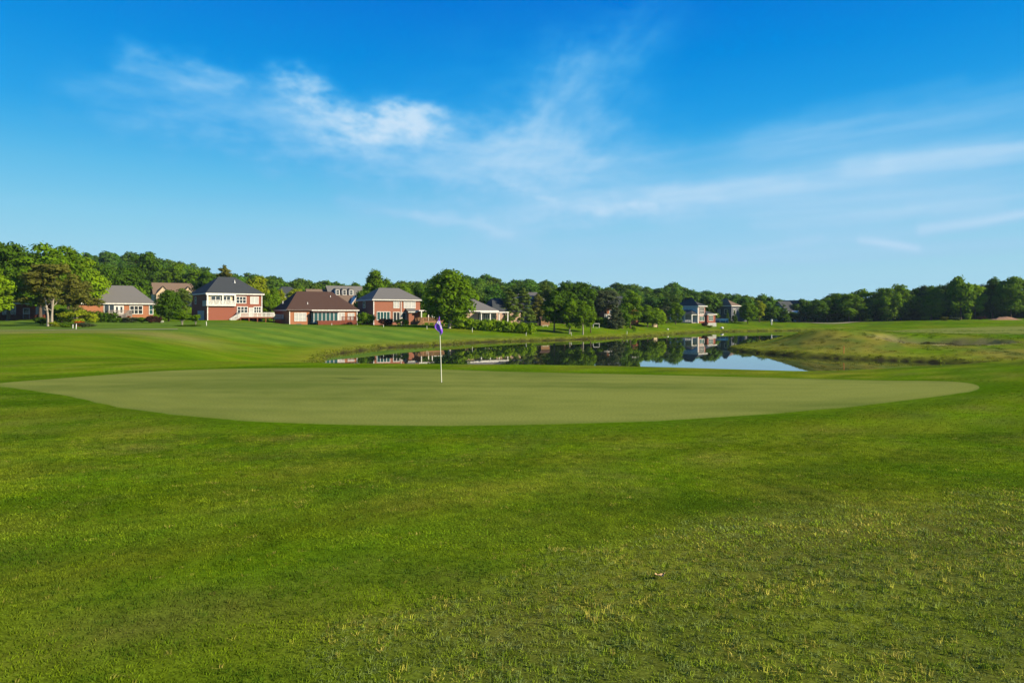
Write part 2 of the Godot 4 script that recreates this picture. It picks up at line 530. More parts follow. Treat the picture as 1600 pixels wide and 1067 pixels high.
func sky_tone(az: float, el: float) -> Color:
	# sRGB colour of the clear air; az in degrees right of straight ahead, el in degrees
	var stops := [[0.0, Color(0.67, 0.845, 0.92)], [3.0, Color(0.65, 0.84, 0.92)], [5.0, Color(0.61, 0.83, 0.922)], [7.5, Color(0.53, 0.805, 0.925)], [11.0, Color(0.365, 0.735, 0.918)], [15.0, Color(0.14, 0.63, 0.905)], [20.0, Color(0.0, 0.545, 0.882)], [25.0, Color(0.0, 0.47, 0.855)], [45.0, Color(0.0, 0.35, 0.72)], [90.0, Color(0.0, 0.3, 0.62)]]
	var c: Color = stops[-1][1]
	for i in stops.size() - 1:
		if el <= stops[i + 1][0]:
			c = stops[i][1].lerp(stops[i + 1][1], clampf((el - stops[i][0]) / (stops[i + 1][0] - stops[i][0]), 0.0, 1.0))
			break
	# deepest blue a right angle from the sun, paler towards it and away from it
	var sun := Vector3(sin(deg_to_rad(111.5)) * cos(0.48), sin(0.48), -cos(deg_to_rad(111.5)) * cos(0.48))
	var v := Vector3(sin(deg_to_rad(az)) * cos(deg_to_rad(el)), sin(deg_to_rad(el)), -cos(deg_to_rad(az)) * cos(deg_to_rad(el)))
	var k := v.dot(sun)
	c = c.lerp(Color(0.45, 0.75, 0.95), 0.28 * k * k * smoothstep(0.0, 20.0, el))
	c = c.lerp(Color(0.9, 0.96, 1.0), 0.75 * exp(-(1.0 - k) * 9.0))
	return c

func make_sky() -> PanoramaSkyMaterial:
	var small := Image.create(256, 256, false, Image.FORMAT_RGB8)
	for y in 256:
		var el := 90.0 - (y + 0.5) / 256.0 * 180.0
		for x in 256:
			small.set_pixel(x, y, sky_tone((x + 0.5) / 256.0 * 360.0 - 180.0, maxf(el, 0.0)))
	# the lowest forty degrees change fast: lay them in with more rows
	var low := Image.create(256, 512, false, Image.FORMAT_RGBF)
	for y in 512:
		for x in 256:
			low.set_pixel(x, y, sky_tone((x + 0.5) / 256.0 * 360.0 - 180.0, 45.0 - (y + 0.5) / 512.0 * 45.0))
	low.resize(SKY_W, 512, Image.INTERPOLATE_CUBIC)
	low.convert(Image.FORMAT_RGBA8)
	small.resize(SKY_W, SKY_H, Image.INTERPOLATE_CUBIC)
	small.convert(Image.FORMAT_RGBA8)
	small.blit_rect(low, Rect2i(0, 0, SKY_W, 512), Vector2i(0, SKY_H / 4))
	# cirrus: strokes in degrees [az0, el0, az1, el1, width, strength, streakiness]
	var strokes := []
	for s in [
		# the bright puff and its tail
		[205, 98, 345, 135, 24, .42, 1], [240, 96, 300, 112, 16, .14, 1], [330, 130, 450, 170, 26, .2, 1], [150, 150, 470, 205, 40, .3, 1], [430, 125, 500, 160, 26, .5, 0], [455, 150, 560, 205, 30, .55, 0], [560, 195, 660, 180, 20, 1.15, 0], [520, 205, 690, 198, 28, .5, 0], [600, 170, 690, 205, 16, .55, 0],
		[430, 205, 900, 255, 46, .3, 1], [560, 260, 960, 275, 50, .24, 1],
		# the veil rising to the upper middle
		[1000, 60, 880, 125, 34, .1, 1], [960, 85, 860, 165, 34, .1, 1], [880, 110, 820, 270, 62, .16, 1], [900, 170, 780, 250, 56, .2, 1], [980, 160, 850, 270, 60, .14, 1], [1060, 0, 930, 90, 44, .1, 1], [700, 130, 960, 110, 80, .09, 1], [620, 215, 1000, 245, 60, .2, 1], [925, 90, 890, 135, 14, .12, 1], [860, 170, 800, 235, 22, .2, 1],
		# long bands on the right
		[1640, 145, 1180, 222, 28, .36, 2], [1300, 205, 950, 262, 28, .2, 2], [1500, 125, 1260, 175, 10, .12, 2], [1640, 226, 1330, 262, 17, .66, 2], [1380, 258, 1030, 312, 20, .48, 2], [1640, 268, 1060, 318, 40, .34, 2], [1640, 300, 1200, 330, 30, .22, 2], [1100, 290, 760, 345, 40, .2, 2], [1100, 305, 800, 330, 22, .3, 1], [870, 322, 1020, 326, 11, .34, 0], [985, 318, 1025, 322, 5, .4, 0], [840, 308, 868, 310, 4, .3, 0],
		[1660, 324, 1440, 357, 7, .85, 2], [1640, 300, 1420, 322, 5, .22, 2], [1640, 222, 1380, 250, 8, .4, 2], [1432, 386, 1345, 374, 6, .75, 2], [1640, 375, 1100, 410, 9, .22, 2], [1560, 318, 1180, 352, 9, .2, 2], [1250, 285, 960, 300, 8, .2, 2], [1280, 372, 1090, 402, 7, .2, 2], [1450, 360, 1240, 378, 12, .16, 2],
		[540, 318, 700, 338, 13, .26, 1], [650, 330, 800, 362, 9, .26, 1], [700, 345, 830, 372, 22, .2, 1], [1500, 300, 700, 400, 60, .14, 2], [760, 330, 300, 380, 40, .12, 2], [1700, 360, 900, 400, 30, .12, 2], [1640, 180, 1150, 262, 34, .16, 2], [900, 395, 300, 420, 26, .1, 2]]:
		strokes.append([rad_to_deg(atan((s[0] - 800.0) / F)), rad_to_deg(atan((490.0 - s[1]) / F * cos(atan((s[0] - 800.0) / F)))), rad_to_deg(atan((s[2] - 800.0) / F)), rad_to_deg(atan((490.0 - s[3]) / F * cos(atan((s[2] - 800.0) / F)))), s[4] / 20.5, s[5], s[6]])
	# the same kind of thin cloud over the rest of the sky
	var r := RandomNumberGenerator.new()
	r.seed = 77
	for k in 26:
		var a := 48.0 + r.randf() * 264.0
		var e := 6.0 + r.randf() * 34.0
		strokes.append([a, e, a + r.randf_range(10, 24), e + r.randf_range(-4, 3), r.randf_range(0.8, 2.2), r.randf_range(0.12, 0.4), 1 + k % 2])
	for k in 7:
		var a := -40.0 + r.randf() * 360.0
		var e := 40.0 + r.randf() * 20.0
		strokes.append([a, e, a + r.randf_range(14, 30), e + r.randf_range(-6, 6), r.randf_range(1.5, 3.0), r.randf_range(0.12, 0.26), 1])
	var ppd := SKY_W / 360.0
	var rows_used := SKY_H / 2
	var dens := PackedFloat32Array()
	dens.resize(SKY_W * rows_used)
	var warp := FastNoiseLite.new()
	warp.seed = 5; warp.frequency = 0.16; warp.fractal_octaves = 5; warp.fractal_gain = 0.55
	var puff := FastNoiseLite.new()
	puff.seed = 8; puff.frequency = 0.55; puff.fractal_octaves = 5; puff.fractal_gain = 0.6
	for s in strokes:
		var a := Vector2(s[0], s[1])
		var b := Vector2(s[2], s[3])
		var w: float = s[4]
		var kind: int = s[6]
		var e := b - a
		var el2 := e.length_squared()
		var dir := e.normalized()
		var x0 := int((minf(a.x, b.x) - 2.6 * w + 180.0) * ppd)
		var x1 := int((maxf(a.x, b.x) + 2.6 * w + 180.0) * ppd)
		var y0 := maxi(0, int((90.0 - maxf(a.y, b.y) - 2.6 * w) * ppd))
		var y1 := mini(rows_used - 1, int((90.0 - minf(a.y, b.y) + 2.6 * w) * ppd))
		for y in range(y0, y1):
			for x in range(x0, x1):
				var p := Vector2(x / ppd - 180.0, 90.0 - y / ppd)
				var q := p + Vector2(warp.get_noise_2d(p.x * 1.3, p.y * 2.4), warp.get_noise_2d(p.x * 1.3 + 300.0, p.y * 2.4)) * (1.1 if kind < 2 else 0.28) * minf(w, 1.6)
				var t := clampf((q - a).dot(e) / el2, 0.0, 1.0)
				var dd := (q - a - e * t).length_squared() / (w * w)
				if dd > 5.5:
					continue
				var along := (p - a).dot(dir)
				var over := (p - a).dot(Vector2(-dir.y, dir.x))
				var n := 0.0
				if kind == 0:
					n = 0.75 + 0.7 * puff.get_noise_2d(p.x * 0.55 + p.y * 0.3, p.y * 1.25)
				elif kind == 1:
					n = 0.8 + 0.65 * puff.get_noise_2d(along * 0.3 + over * 0.2, over * 1.1 - along * 0.12)
				else:
					n = 0.75 + 0.4 * puff.get_noise_2d(along * 0.12, over * 1.5)
				dens[y * SKY_W + posmod(x, SKY_W)] += s[5] * exp(-dd * 0.9) * maxf(n, 0.0) * (0.55 + 0.45 * sin(PI * clampf(t * 0.86 + 0.07, 0.0, 1.0)))
	var cloud := Image.create(SKY_W, rows_used, false, Image.FORMAT_RGBA8)
	for y in rows_used:
		for x in SKY_W:
			var d := dens[y * SKY_W + x]
			if d > 0.004:
				d = 1.0 - exp(-d * 1.7)
				cloud.set_pixel(x, y, Color(0.6 + 0.23 * d, 0.76 + 0.15 * d, 0.95 + 0.03 * d, minf(d, 0.94)))
	small.blend_rect(cloud, Rect2i(0, 0, SKY_W, rows_used), Vector2i.ZERO)
	# the picture's first column lies straight ahead
	var turned := Image.create(SKY_W, SKY_H, false, Image.FORMAT_RGBA8)
	turned.blit_rect(small, Rect2i(SKY_W / 2, 0, SKY_W / 2, SKY_H), Vector2i.ZERO)
	turned.blit_rect(small, Rect2i(0, 0, SKY_W / 2, SKY_H), Vector2i(SKY_W / 2, 0))
	var m := PanoramaSkyMaterial.new()
	m.panorama = ImageTexture.create_from_image(turned)
	return m

# ---------------------------------------------------------------- foliage
func leaf_mass(r: RandomNumberGenerator, lobes: Array, count: int, size: float, flat := 0.0, spiky := 0.0) -> ArrayMesh:
	# leaf sprays on and in the lobes: [centre, radii, tone]
	var b := MB.new()
	var weights := PackedFloat32Array()
	var sum := 0.0
	for l in lobes:
		sum += pow(l[1].x * l[1].y * l[1].z, 0.667)
		weights.append(sum)
	var shape := FastNoiseLite.new()
	shape.seed = int(r.seed % 1000) + 3
	shape.frequency = 0.5
	for k in count:
		var l: Array = lobes[weights.bsearch(r.randf() * sum)]
		var d := Vector3(r.randfn(), r.randfn(), r.randfn()).normalized()
		if d.y < -0.2 and r.randf() < 0.55:
			d.y = -d.y
		var f := 1.0 - 0.55 * pow(r.randf(), 1.7)
		if r.randf() < 0.09:
			f *= 1.28
		var p: Vector3 = l[0] + d * l[1] * f
		p += d * l[1].x * 0.34 * shape.get_noise_3dv(p * 2.2)
		var nn := (d * (1.0 - flat) + Vector3(r.randfn(), r.randfn(), r.randfn()) * 0.42 + Vector3(0, 0.3 + flat, 0)).normalized()
		var x := nn.cross(Vector3(r.randfn(), r.randfn(), r.randfn())).normalized()
		var y := nn.cross(x)
		var s := size * r.randf_range(0.6, 1.35)
		var long := s * (1.0 + spiky)
		var t: float = l[2] * r.randf_range(0.72, 1.28)
		var cc := Color(t * r.randf_range(0.9, 1.12), t, t * r.randf_range(0.85, 1.1))
		var q := b.v.size()
		b.v.append_array([p - x * long, p + y * s * 0.55 - nn * s * 0.12, p + x * long, p - y * s * 0.55 - nn * s * 0.12])
		var sm := (nn + d * 0.6).normalized()
		b.n.append_array([sm, sm, sm, sm])
		b.c.append_array([cc, cc, cc, cc])
		b.ix.append_array([q, q + 1, q + 2, q, q + 2, q + 3])
	return b.mesh(M.leaf_mid)

func trunk_mesh(r: RandomNumberGenerator, h: float, rad: float, crown_from: float, spread: float, stems := 1) -> ArrayMesh:
	var b := MB.new()
	for s in stems:
		var lean := Vector3(r.randfn() * 0.02, 0, r.randfn() * 0.02) * h
		var foot := Vector3.ZERO
		if stems > 1:
			var a := TAU * s / stems + r.randf()
			foot = Vector3(cos(a), 0, sin(a)) * rad * 1.6
			lean = Vector3(cos(a), 0, sin(a)) * spread * 0.4
		var pts := []
		var rr := []
		for k in 6:
			var t := k / 5.0
			pts.append(foot + lean * t * t + Vector3(r.randfn(), 0, r.randfn()) * 0.012 * h * t + Vector3(0, h * 0.82 * t - (0.35 if k == 0 else 0.0), 0))
			rr.append(rad * (1.0 - 0.82 * t) * (1.35 if k == 0 else 1.0))
		b.tube(pts, rr, 8)
		for k in (9 if stems == 1 else 4):
			var t := clampf(crown_from + (0.95 - crown_from) * k / 9.0, 0.05, 0.95)
			var i := mini(int(t * 5.0), 4)
			var p0: Vector3 = pts[i].lerp(pts[i + 1], t * 5.0 - i)
			var a := k * 2.4 + r.randf()
			var out := Vector3(cos(a), 0.55 + r.randf() * 0.4, sin(a)) * spread * (0.5 + 0.3 * r.randf())
			b.tube([p0, p0 + out * 0.5 + Vector3(0, -0.03 * h * 0.3, 0), p0 + out], [rad * 0.36 * (1.1 - t), rad * 0.22 * (1.1 - t), rad * 0.07], 5)
	return b.mesh(M.bark_brown)

var kinds := {}       # kind -> list of [trunk mesh, crown mesh]

func lobes_round(r: RandomNumberGenerator, h: float, w: float, base: float, n: int, lobe: float, taper := 0.0) -> Array:
	# clumps spread through an egg: base is where the crown begins, taper narrows it upwards
	var out := []
	var cy := (h + base) * 0.5
	var ry := (h - base) * 0.5
	for k in n:
		var d := Vector3(r.randfn(), r.randfn(), r.randfn()).normalized()
		var f := 0.35 + 0.47 * pow(r.randf(), 0.5)
		var p := d * f
		var narrow := 1.0 - taper * (p.y * 0.5 + 0.5)
		var rad := lobe * r.randf_range(0.7, 1.25)
		out.append([Vector3(p.x * w * 0.5 * narrow, cy + p.y * ry, p.z * w * 0.5 * narrow), Vector3(rad, rad * r.randf_range(0.6, 0.85), rad), r.randf_range(0.78, 1.2)])
	out.append([Vector3(0, cy, 0), Vector3(w * 0.3, ry * 0.62, w * 0.3), 0.8])
	return out

func make_kinds() -> void:
	var r := RandomNumberGenerator.new()
	r.seed = 401
	# all at 10 m tall; scaled when planted
	kinds.round = []
	for k in 3:
		kinds.round.append([trunk_mesh(r, 10, 0.16, 0.28, 3.2), leaf_mass(r, lobes_round(r, 10, 9.6, 1.1, 60, 1.1, 0.42), 8600, 0.25)])
	kinds.maple = []
	var ml := []
	for j in 92:
		var y := 1.0 - 2.0 * (j + 0.5) / 92.0
		var a := j * 2.39996
		var rr := sqrt(1.0 - y * y) * (0.74 if j % 3 else 0.45)
		var wide := 4.7 * (1.0 - 0.42 * pow(y * 0.5 + 0.5, 1.6))
		ml.append([Vector3(cos(a) * rr * wide, 5.3 + y * 3.9 + r.randf_range(-0.2, 0.2), sin(a) * rr * wide), Vector3(1.15, 0.8, 1.15) * r.randf_range(0.75, 1.2), r.randf_range(0.82, 1.18)])
	ml.append([Vector3(0, 5.2, 0), Vector3(3.0, 3.4, 3.0), 0.85])
	kinds.maple.append([trunk_mesh(r, 10, 0.2, 0.25, 3.0), leaf_mass(r, ml, 10500, 0.24)])
	kinds.tall = []
	for k in 4:
		kinds.tall.append([trunk_mesh(r, 10, 0.2, 0.3, 2.4), leaf_mass(r, lobes_round(r, 10, 7.4, 1.2, 34, 1.15, 0.12), 6400, 0.25)])
	kinds.oval = []
	for k in 3:
		kinds.oval.append([trunk_mesh(r, 10, 0.17, 0.25, 1.4), leaf_mass(r, lobes_round(r, 10, 5.6, 1.3, 34, 0.85, 0.55), 5200, 0.23)])
	kinds.wood = []
	for k in 4:
		kinds.wood.append([trunk_mesh(r, 10, 0.2, 0.3, 2.4), leaf_mass(r, lobes_round(r, 10, 9.0, 0.2, 26, 1.6, 0.1), 3000, 0.42)])
	kinds.cedar = []
	for k in 2:
		var l := []
		for j in 58:
			var t := pow(r.randf(), 0.8)
			var a := r.randf() * TAU
			var rad := (1.0 - t * 0.62) * 4.6 * sqrt(r.randf())
			l.append([Vector3(cos(a) * rad, 3.0 + t * 6.4 + 0.1 * rad, sin(a) * rad), Vector3(0.85, 0.5, 0.85) * r.randf_range(0.7, 1.35), r.randf_range(0.7, 1.25)])
		kinds.cedar.append([trunk_mesh(r, 10, 0.17, 0.3, 2.6, 3), leaf_mass(r, l, 6400, 0.19, 0.1, 0.7)])
	kinds.pine = []
	for k in 2:
		var l := []
		for tier in 9:
			var y := 1.5 + tier * 0.92
			for j in 6:
				var a := j * TAU / 6.0 + tier * 0.7 + r.randf() * 0.6
				var rad := (3.3 - tier * 0.29) * r.randf_range(0.55, 1.0)
				l.append([Vector3(cos(a) * rad, y + r.randf_range(-0.2, 0.25) + rad * 0.12, sin(a) * rad), Vector3(1.0, 0.42, 1.0) * r.randf_range(0.75, 1.2) * (1.0 - tier * 0.05), r.randf_range(0.7, 1.25)])
		l.append([Vector3(0, 9.4, 0), Vector3(0.5, 0.8, 0.5), 1.0])
		kinds.pine.append([trunk_mesh(r, 10, 0.19, 0.2, 2.2), leaf_mass(r, l, 5200, 0.2, 0.2, 0.9)])
	kinds.spruce = []
	for k in 2:
		var l := []
		for j in 70:
			var t := r.randf()
			t = 1.0 - sqrt(1.0 - t * 0.98)
			var a := r.randf() * TAU
			var rad := (1.0 - t) * 2.5 * r.randf_range(0.45, 1.0)
			l.append([Vector3(cos(a) * rad, 0.6 + t * 9.1, sin(a) * rad), Vector3(0.75, 0.38, 0.75) * (1.15 - 0.75 * t) * r.randf_range(0.8, 1.2), r.randf_range(0.7, 1.2)])
		kinds.spruce.append([trunk_mesh(r, 10, 0.16, 0.1, 0.8), leaf_mass(r, l, 4600, 0.17, 0.1, 0.8)])
	kinds.loose = []
	for k in 2:
		kinds.loose.append([trunk_mesh(r, 10, 0.17, 0.2, 3.0), leaf_mass(r, lobes_round(r, 10, 6.6, 2.2, 24, 0.95, 0.2), 3300, 0.22)])
	kinds.bush = []
	for k in 3:
		kinds.bush.append([trunk_mesh(r, 6, 0.1, 0.1, 2.0, 4), leaf_mass(r, lobes_round(r, 10, 12.0, -0.6, 26, 2.1, 0.15), 2400, 0.5)])
	kinds.vase = []
	for k in 2:
		kinds.vase.append([trunk_mesh(r, 9, 0.15, 0.35, 3.4, 6), leaf_mass(r, lobes_round(r, 10, 7.6, 4.0, 22, 1.3, 0.1), 2200, 0.42)])
	kinds.spread = []
	for k in 1:
		var l := []
		for j in 44:
			var a := r.randf() * TAU
			var rad := 9.0 * sqrt(r.randf())
			l.append([Vector3(cos(a) * rad, 9.0 - rad * 0.42 - r.randf() * 3.0, sin(a) * rad), Vector3(2.0, 0.8, 2.0) * r.randf_range(0.7, 1.2), r.randf_range(0.75, 1.2)])
		kinds.spread.append([trunk_mesh(r, 9, 0.4, 0.3, 6.0, 3), leaf_mass(r, l, 3000, 0.55, 0.35)])

var planted := 0

func plant(called: String, kind: String, leaves: String, px: float, d: float, top: float, width: float, label: String, category: String, group := "", bark := "bark_brown") -> Node3D:
	# px: where it stands across the view, d: metres ahead, top: height in metres, width in metres
	var x := (px - 800.0) / F * d
	var v: Array = kinds[kind]
	var k: Array = v[planted % v.size()]
	planted += 1
	var o := thing(called, label, category, Vector3(x, ground(x, d) - 0.05, -d), planted * 2.399, group)
	var size: AABB = k[1].get_aabb()
	var s := top / size.end.y
	var ws := width / ((size.size.x + size.size.z) * 0.48)
	var t := part("trunk", k[0], o)
	t.material_override = M[bark]
	t.scale = Vector3(lerpf(s, ws, 0.6), s, lerpf(s, ws, 0.6))
	var c := part("crown" if kind != "bush" else "foliage", k[1], o)
	c.material_override = M[leaves]
	c.scale = Vector3(ws, s, ws)
	return o

func scatter(called: String, mesh: Mesh, m: Material, spots: Array, tint: Array, label := "", cat := "") -> void:
	# what nobody could count, as one object: spots are Transform3D, tint their colours
	var mm := MultiMesh.new()
	mm.transform_format = MultiMesh.TRANSFORM_3D
	mm.use_colors = true
	mm.mesh = mesh
	mm.instance_count = spots.size()
	for i in spots.size():
		mm.set_instance_transform(i, spots[i])
		mm.set_instance_color(i, tint[i])
	var o := MultiMeshInstance3D.new()
	o.name = numbered(called)
	o.multimesh = mm
	o.material_override = m
	add_child(o)
	tag(o, label, cat, "", "stuff")

func tuft(r: RandomNumberGenerator, blades: int, h: float, spread: float, wide: float, lean: float) -> ArrayMesh:
	var b := MB.new()
	for k in blades:
		var a := r.randf() * TAU
		var p := Vector3(cos(a), 0, sin(a)) * spread * sqrt(r.randf())
		var dir := Vector3(r.randfn() * lean, 1.0, r.randfn() * lean)
		var hh := h * r.randf_range(0.55, 1.15)
		var side := Vector3(cos(a * 7.0), 0, sin(a * 7.0)) * wide * 0.5
		var mid := p + dir.normalized() * hh * 0.55
		var tip := p + (dir + Vector3(dir.x, -0.25, dir.z) * 0.8).normalized() * hh
		if side.cross(dir).y > 0.0:
			side = -side
		var nn := (dir.cross(side).normalized() + Vector3.UP * 0.9).normalized()
		var t := r.randf_range(0.5, 1.5)
		var c0 := Color(t, t, t)
		var q := b.v.size()
		b.v.append_array([p - side, p + side, mid + side * 0.8, mid - side * 0.8, tip])
		b.n.append_array([nn, nn, nn, nn, nn])
		b.c.append_array([c0, c0, c0, c0, c0])
		b.ix.append_array([q, q + 1, q + 2, q, q + 2, q + 3, q + 3, q + 2, q + 4])
	return b.mesh(M.grass_blade)

func build_grass() -> void:
	var r := RandomNumberGenerator.new()
	r.seed = 91
	var hue := FastNoiseLite.new()
	hue.seed = 61; hue.frequency = 0.9; hue.fractal_octaves = 3
	# three bands, sparser and coarser away from the camera
	for band in [[1.6, 5.5, 0.036, 0.041, 0.0042, 13], [5.5, 12.5, 0.055, 0.04, 0.0062, 14], [12.5, 25.0, 0.095, 0.036, 0.0095, 16]]:
		var spots := []
		var tint := []
		var s: float = band[2]
		var d: float = band[0]
		while d < band[1]:
			var half := d * 0.8 + 1.2
			var x := -half
			while x < half:
				var px := x + r.randf_range(-0.5, 0.5) * s
				var pd := d + r.randf_range(-0.5, 0.5) * s
				x += s
				var ge := in_green(px, pd) if pd > 11.0 else 9.0
				if ge < -0.4 or (ge < 0.0 and r.randf() < 0.45 - ge * 1.5) or r.randf() < smoothstep(15.0, 25.0, pd):
					continue
				var dry := dryness(px, pd)
				var n := hue.get_noise_2d(px, pd)
				var n2 := hue.get_noise_2d(px * 3.1 + 50.0, pd * 3.1)
				var clump := hue.get_noise_2d(px * 6.0 - 20.0, pd * 6.0)
				if r.randf() < dry * (0.28 - clump * 1.0):
					continue
				var c := turf_color(px, pd, 60.0)
				c = c.lerp(Color(0.045, 0.1, 0.007), clampf(0.15 + n2 * 1.0 + clump * 0.4, 0.0, 0.75))
				c = c.lerp(Color(0.165, 0.235, 0.006), clampf(n * 1.1 - clump * 0.5, 0.0, 0.55))
				var dryish := r.randf() < 0.012 + 0.5 * dry * clampf(0.2 + n * 2.2 + n2 * 0.9, 0.0, 1.0)
				if dryish:
					c = STRAW.lerp(Color(0.24, 0.26, 0.03), r.randf()) * r.randf_range(0.7, 1.05)
				elif dry > 0.3 and r.randf() < 0.4:
					c = c.lerp(Color(0.1, 0.135, 0.04), 0.75)
				elif dry > 0.3:
					c = c.lerp(Color(0.13, 0.19, 0.01), 0.6)
				c *= (r.randf_range(0.9, 1.6) if pd < 5.5 else r.randf_range(0.7, 1.8)) * (1.0 + 0.5 * dry)
				c.a = 1.0
				var tall := 0.72 + 0.25 * n2 + dry * (0.3 + 1.0 * clump)
				if ge < 0.6:
					tall *= lerpf(0.3, 1.0, clampf(ge / 0.6, 0.0, 1.0))
				if dryish:
					tall *= 1.12
				var wide := 1.0
				var bs := Basis(Vector3.UP, r.randf() * TAU) * Basis.from_scale(Vector3(wide, maxf(tall, 0.2), wide))
				spots.append(Transform3D(bs, Vector3(px, ground(px, pd, 60.0) - 0.006, -pd)))
				tint.append(c)
			d += s
		scatter("turf_grass", tuft(r, band[5], band[3], s * 0.95, band[4], 0.75), M.grass_blade, spots, tint)
	# long grass along the water's edge
	var spots := []
	var tint := []
	for i in pond.size():
		var a := pond[i]
		var b := pond[(i + 1) % pond.size()]
		var n := int((b - a).length() / 0.16)
		var near := a.y < 62.0
		for k in n:
			var p := a.lerp(b, r.randf())
			var out := (b - a).normalized()
			out = Vector2(out.y, -out.x)
			var off := absf(r.randfn()) * 1.0 - 0.1
			for sg in [1.0, -1.0]:
				var q: Vector2 = p + out * off * sg
				var s := shore(q.x, q.y)
				if s < -0.15 or (q.x > 30.0 and q.y < 112.0 and s < 0.75 and r.randf() < 0.75) or (near and r.randf() < 0.5):
					continue
				var cl := 0.55 + 0.9 * clampf(blot.get_noise_2d(q.x * 5.0, q.y * 5.0) + 0.3, 0.0, 1.0)
				var sc := cl * r.randf_range(0.5, 1.1) * clampf(1.2 - s * 0.3, 0.3, 1.0)
				spots.append(Transform3D(Basis(Vector3.UP, r.randf() * TAU) * Basis.from_scale(Vector3(1, sc, 1)), Vector3(q.x, ground(q.x, q.y, s) - 0.04, -q.y)))
				tint.append(Color(0.16, 0.24, 0.012).lerp(Color(0.27, 0.26, 0.05), r.randf() * 0.6) * r.randf_range(0.7, 1.2))
	scatter("bank_grass", tuft(r, 14, 0.36, 0.3, 0.05, 0.4), M.bank_blade, spots, tint)
	# weeds growing in the bunkers, wild tussocks on the point
	spots = []
	tint = []
	for k in pits:
		for j in 900:
			var a := r.randf() * TAU
			var f := sqrt(r.randf()) * 0.86
			var q := Vector2(k[0] + cos(a) * f * k[2], k[1] + sin(a) * f * k[3])
			if blot.get_noise_2d(q.x * 8.0, q.y * 8.0) + 0.25 * (q.x - k[0]) / k[2] < -0.1:
				continue
			spots.append(Transform3D(Basis(Vector3.UP, r.randf() * TAU) * Basis.from_scale(Vector3(1.9, r.randf_range(0.5, 1.0), 1.9)), Vector3(q.x, ground(q.x, q.y) - 0.03, -q.y)))
			tint.append(Color(0.05, 0.062, 0.03).lerp(Color(0.11, 0.115, 0.05), r.randf()))
	for j in 5200:
		var q := Vector2(r.randf_range(34, 110), r.randf_range(76, 126))
		var s := shore(q.x, q.y)
		if s < 0.3 or blot.get_noise_2d(q.x * 3.0, q.y * 3.0) < -0.12:
			continue
		var c := turf_color(q.x, q.y, s) * r.randf_range(0.75, 1.4)
		spots.append(Transform3D(Basis(Vector3.UP, r.randf() * TAU) * Basis.from_scale(Vector3(1.3, r.randf_range(0.2, 0.5), 1.3)), Vector3(q.x, ground(q.x, q.y, s) - 0.03, -q.y)))
		tint.append(c)
	scatter("wild_grass", tuft(r, 14, 0.5, 0.32, 0.05, 0.5), M.bank_blade, spots, tint)

# ---------------------------------------------------------------- buildings
func hip_roof(w: float, dep: float, y: float, ridge: Array, over: float, m: Material) -> ArrayMesh:
	# eaves at y over a wall block (0..w, 0..-dep); ridge = [x0, x1, z, height]
	var b := MB.new()
	var a := Vector3(-over, y, over); var c := Vector3(w + over, y, over); var e := Vector3(w + over, y, -dep - over); var g := Vector3(-over, y, -dep - over)
	var p := Vector3(ridge[0], y + ridge[3], ridge[2]); var q := Vector3(ridge[1], y + ridge[3], ridge[4] if ridge.size() > 4 else ridge[2])
	b.quad(a, c, q, p)
	b.tri(c, e, q)
	b.quad(e, g, p, q)
	b.tri(g, a, p)
	b.quad(g, e, c, a)
	return b.mesh(m)

func gable_roof(x0: float, x1: float, z0: float, z1: float, y: float, rise: float, over: float, along_x: bool, m: Material) -> ArrayMesh:
	# z0 front, z1 back (negative); a roof of two thick slopes
	var b := MB.new()
	var t := 0.22
	if along_x:
		var zm := (z0 + z1) * 0.5
		var k := rise / absf(z0 - zm)
		for s in [[z0 + over, 1.0], [z1 - over, -1.0]]:
			var lo := y - over * k
			var A := Vector3(x0 - over, lo, s[0]); var B := Vector3(x1 + over, lo, s[0]); var C := Vector3(x1 + over, y + rise, zm); var D := Vector3(x0 - over, y + rise, zm)
			var up := Vector3(0, t, 0)
			b.quad(A + up, B + up, C + up, D + up); b.quad(B, A, D, C); b.quad(A, B, B + up, A + up); b.quad(A, A + up, D + up, D); b.quad(B + up, B, C, C + up)
	else:
		var xm := (x0 + x1) * 0.5
		var k := rise / absf(x1 - xm)
		for s in [[x0 - over], [x1 + over]]:
			var lo := y - over * k
			var A := Vector3(s[0], lo, z0 + over); var B := Vector3(s[0], lo, z1 - over); var C := Vector3(xm, y + rise, z1 - over); var D := Vector3(xm, y + rise, z0 + over)
			var up := Vector3(0, t, 0)
			b.quad(A + up, B + up, C + up, D + up); b.quad(B, A, D, C); b.quad(A, B, B + up, A + up); b.quad(A, A + up, D + up, D); b.quad(B + up, B, C, C + up)
	return b.mesh(m)

func gable_wall(x0: float, x1: float, z: float, y: float, rise: float, m: Material) -> ArrayMesh:
	var b := MB.new()
	b.tri(Vector3(x0, y, z), Vector3(x1, y, z), Vector3((x0 + x1) * 0.5, y + rise, z))
	b.tri(Vector3(x0, y, z - 0.2), Vector3((x0 + x1) * 0.5, y + rise, z - 0.2), Vector3(x1, y, z - 0.2))
	return b.mesh(m)

func fascia(w: float, dep: float, y: float, over: float, m: Material) -> ArrayMesh:
	var b := MB.new()
	var o := over + 0.03
	b.box(Vector3(-o, y - 0.24, over - 0.1), Vector3(w + o, y + 0.05, o))
	b.box(Vector3(-o, y - 0.24, -dep - o), Vector3(w + o, y + 0.05, -dep - over + 0.1))
	b.box(Vector3(-o, y - 0.24, -dep - over + 0.1), Vector3(-over + 0.1, y + 0.05, over - 0.1))
	b.box(Vector3(w + over - 0.1, y - 0.24, -dep - over + 0.1), Vector3(w + o, y + 0.05, over - 0.1))
	return b.mesh(m)

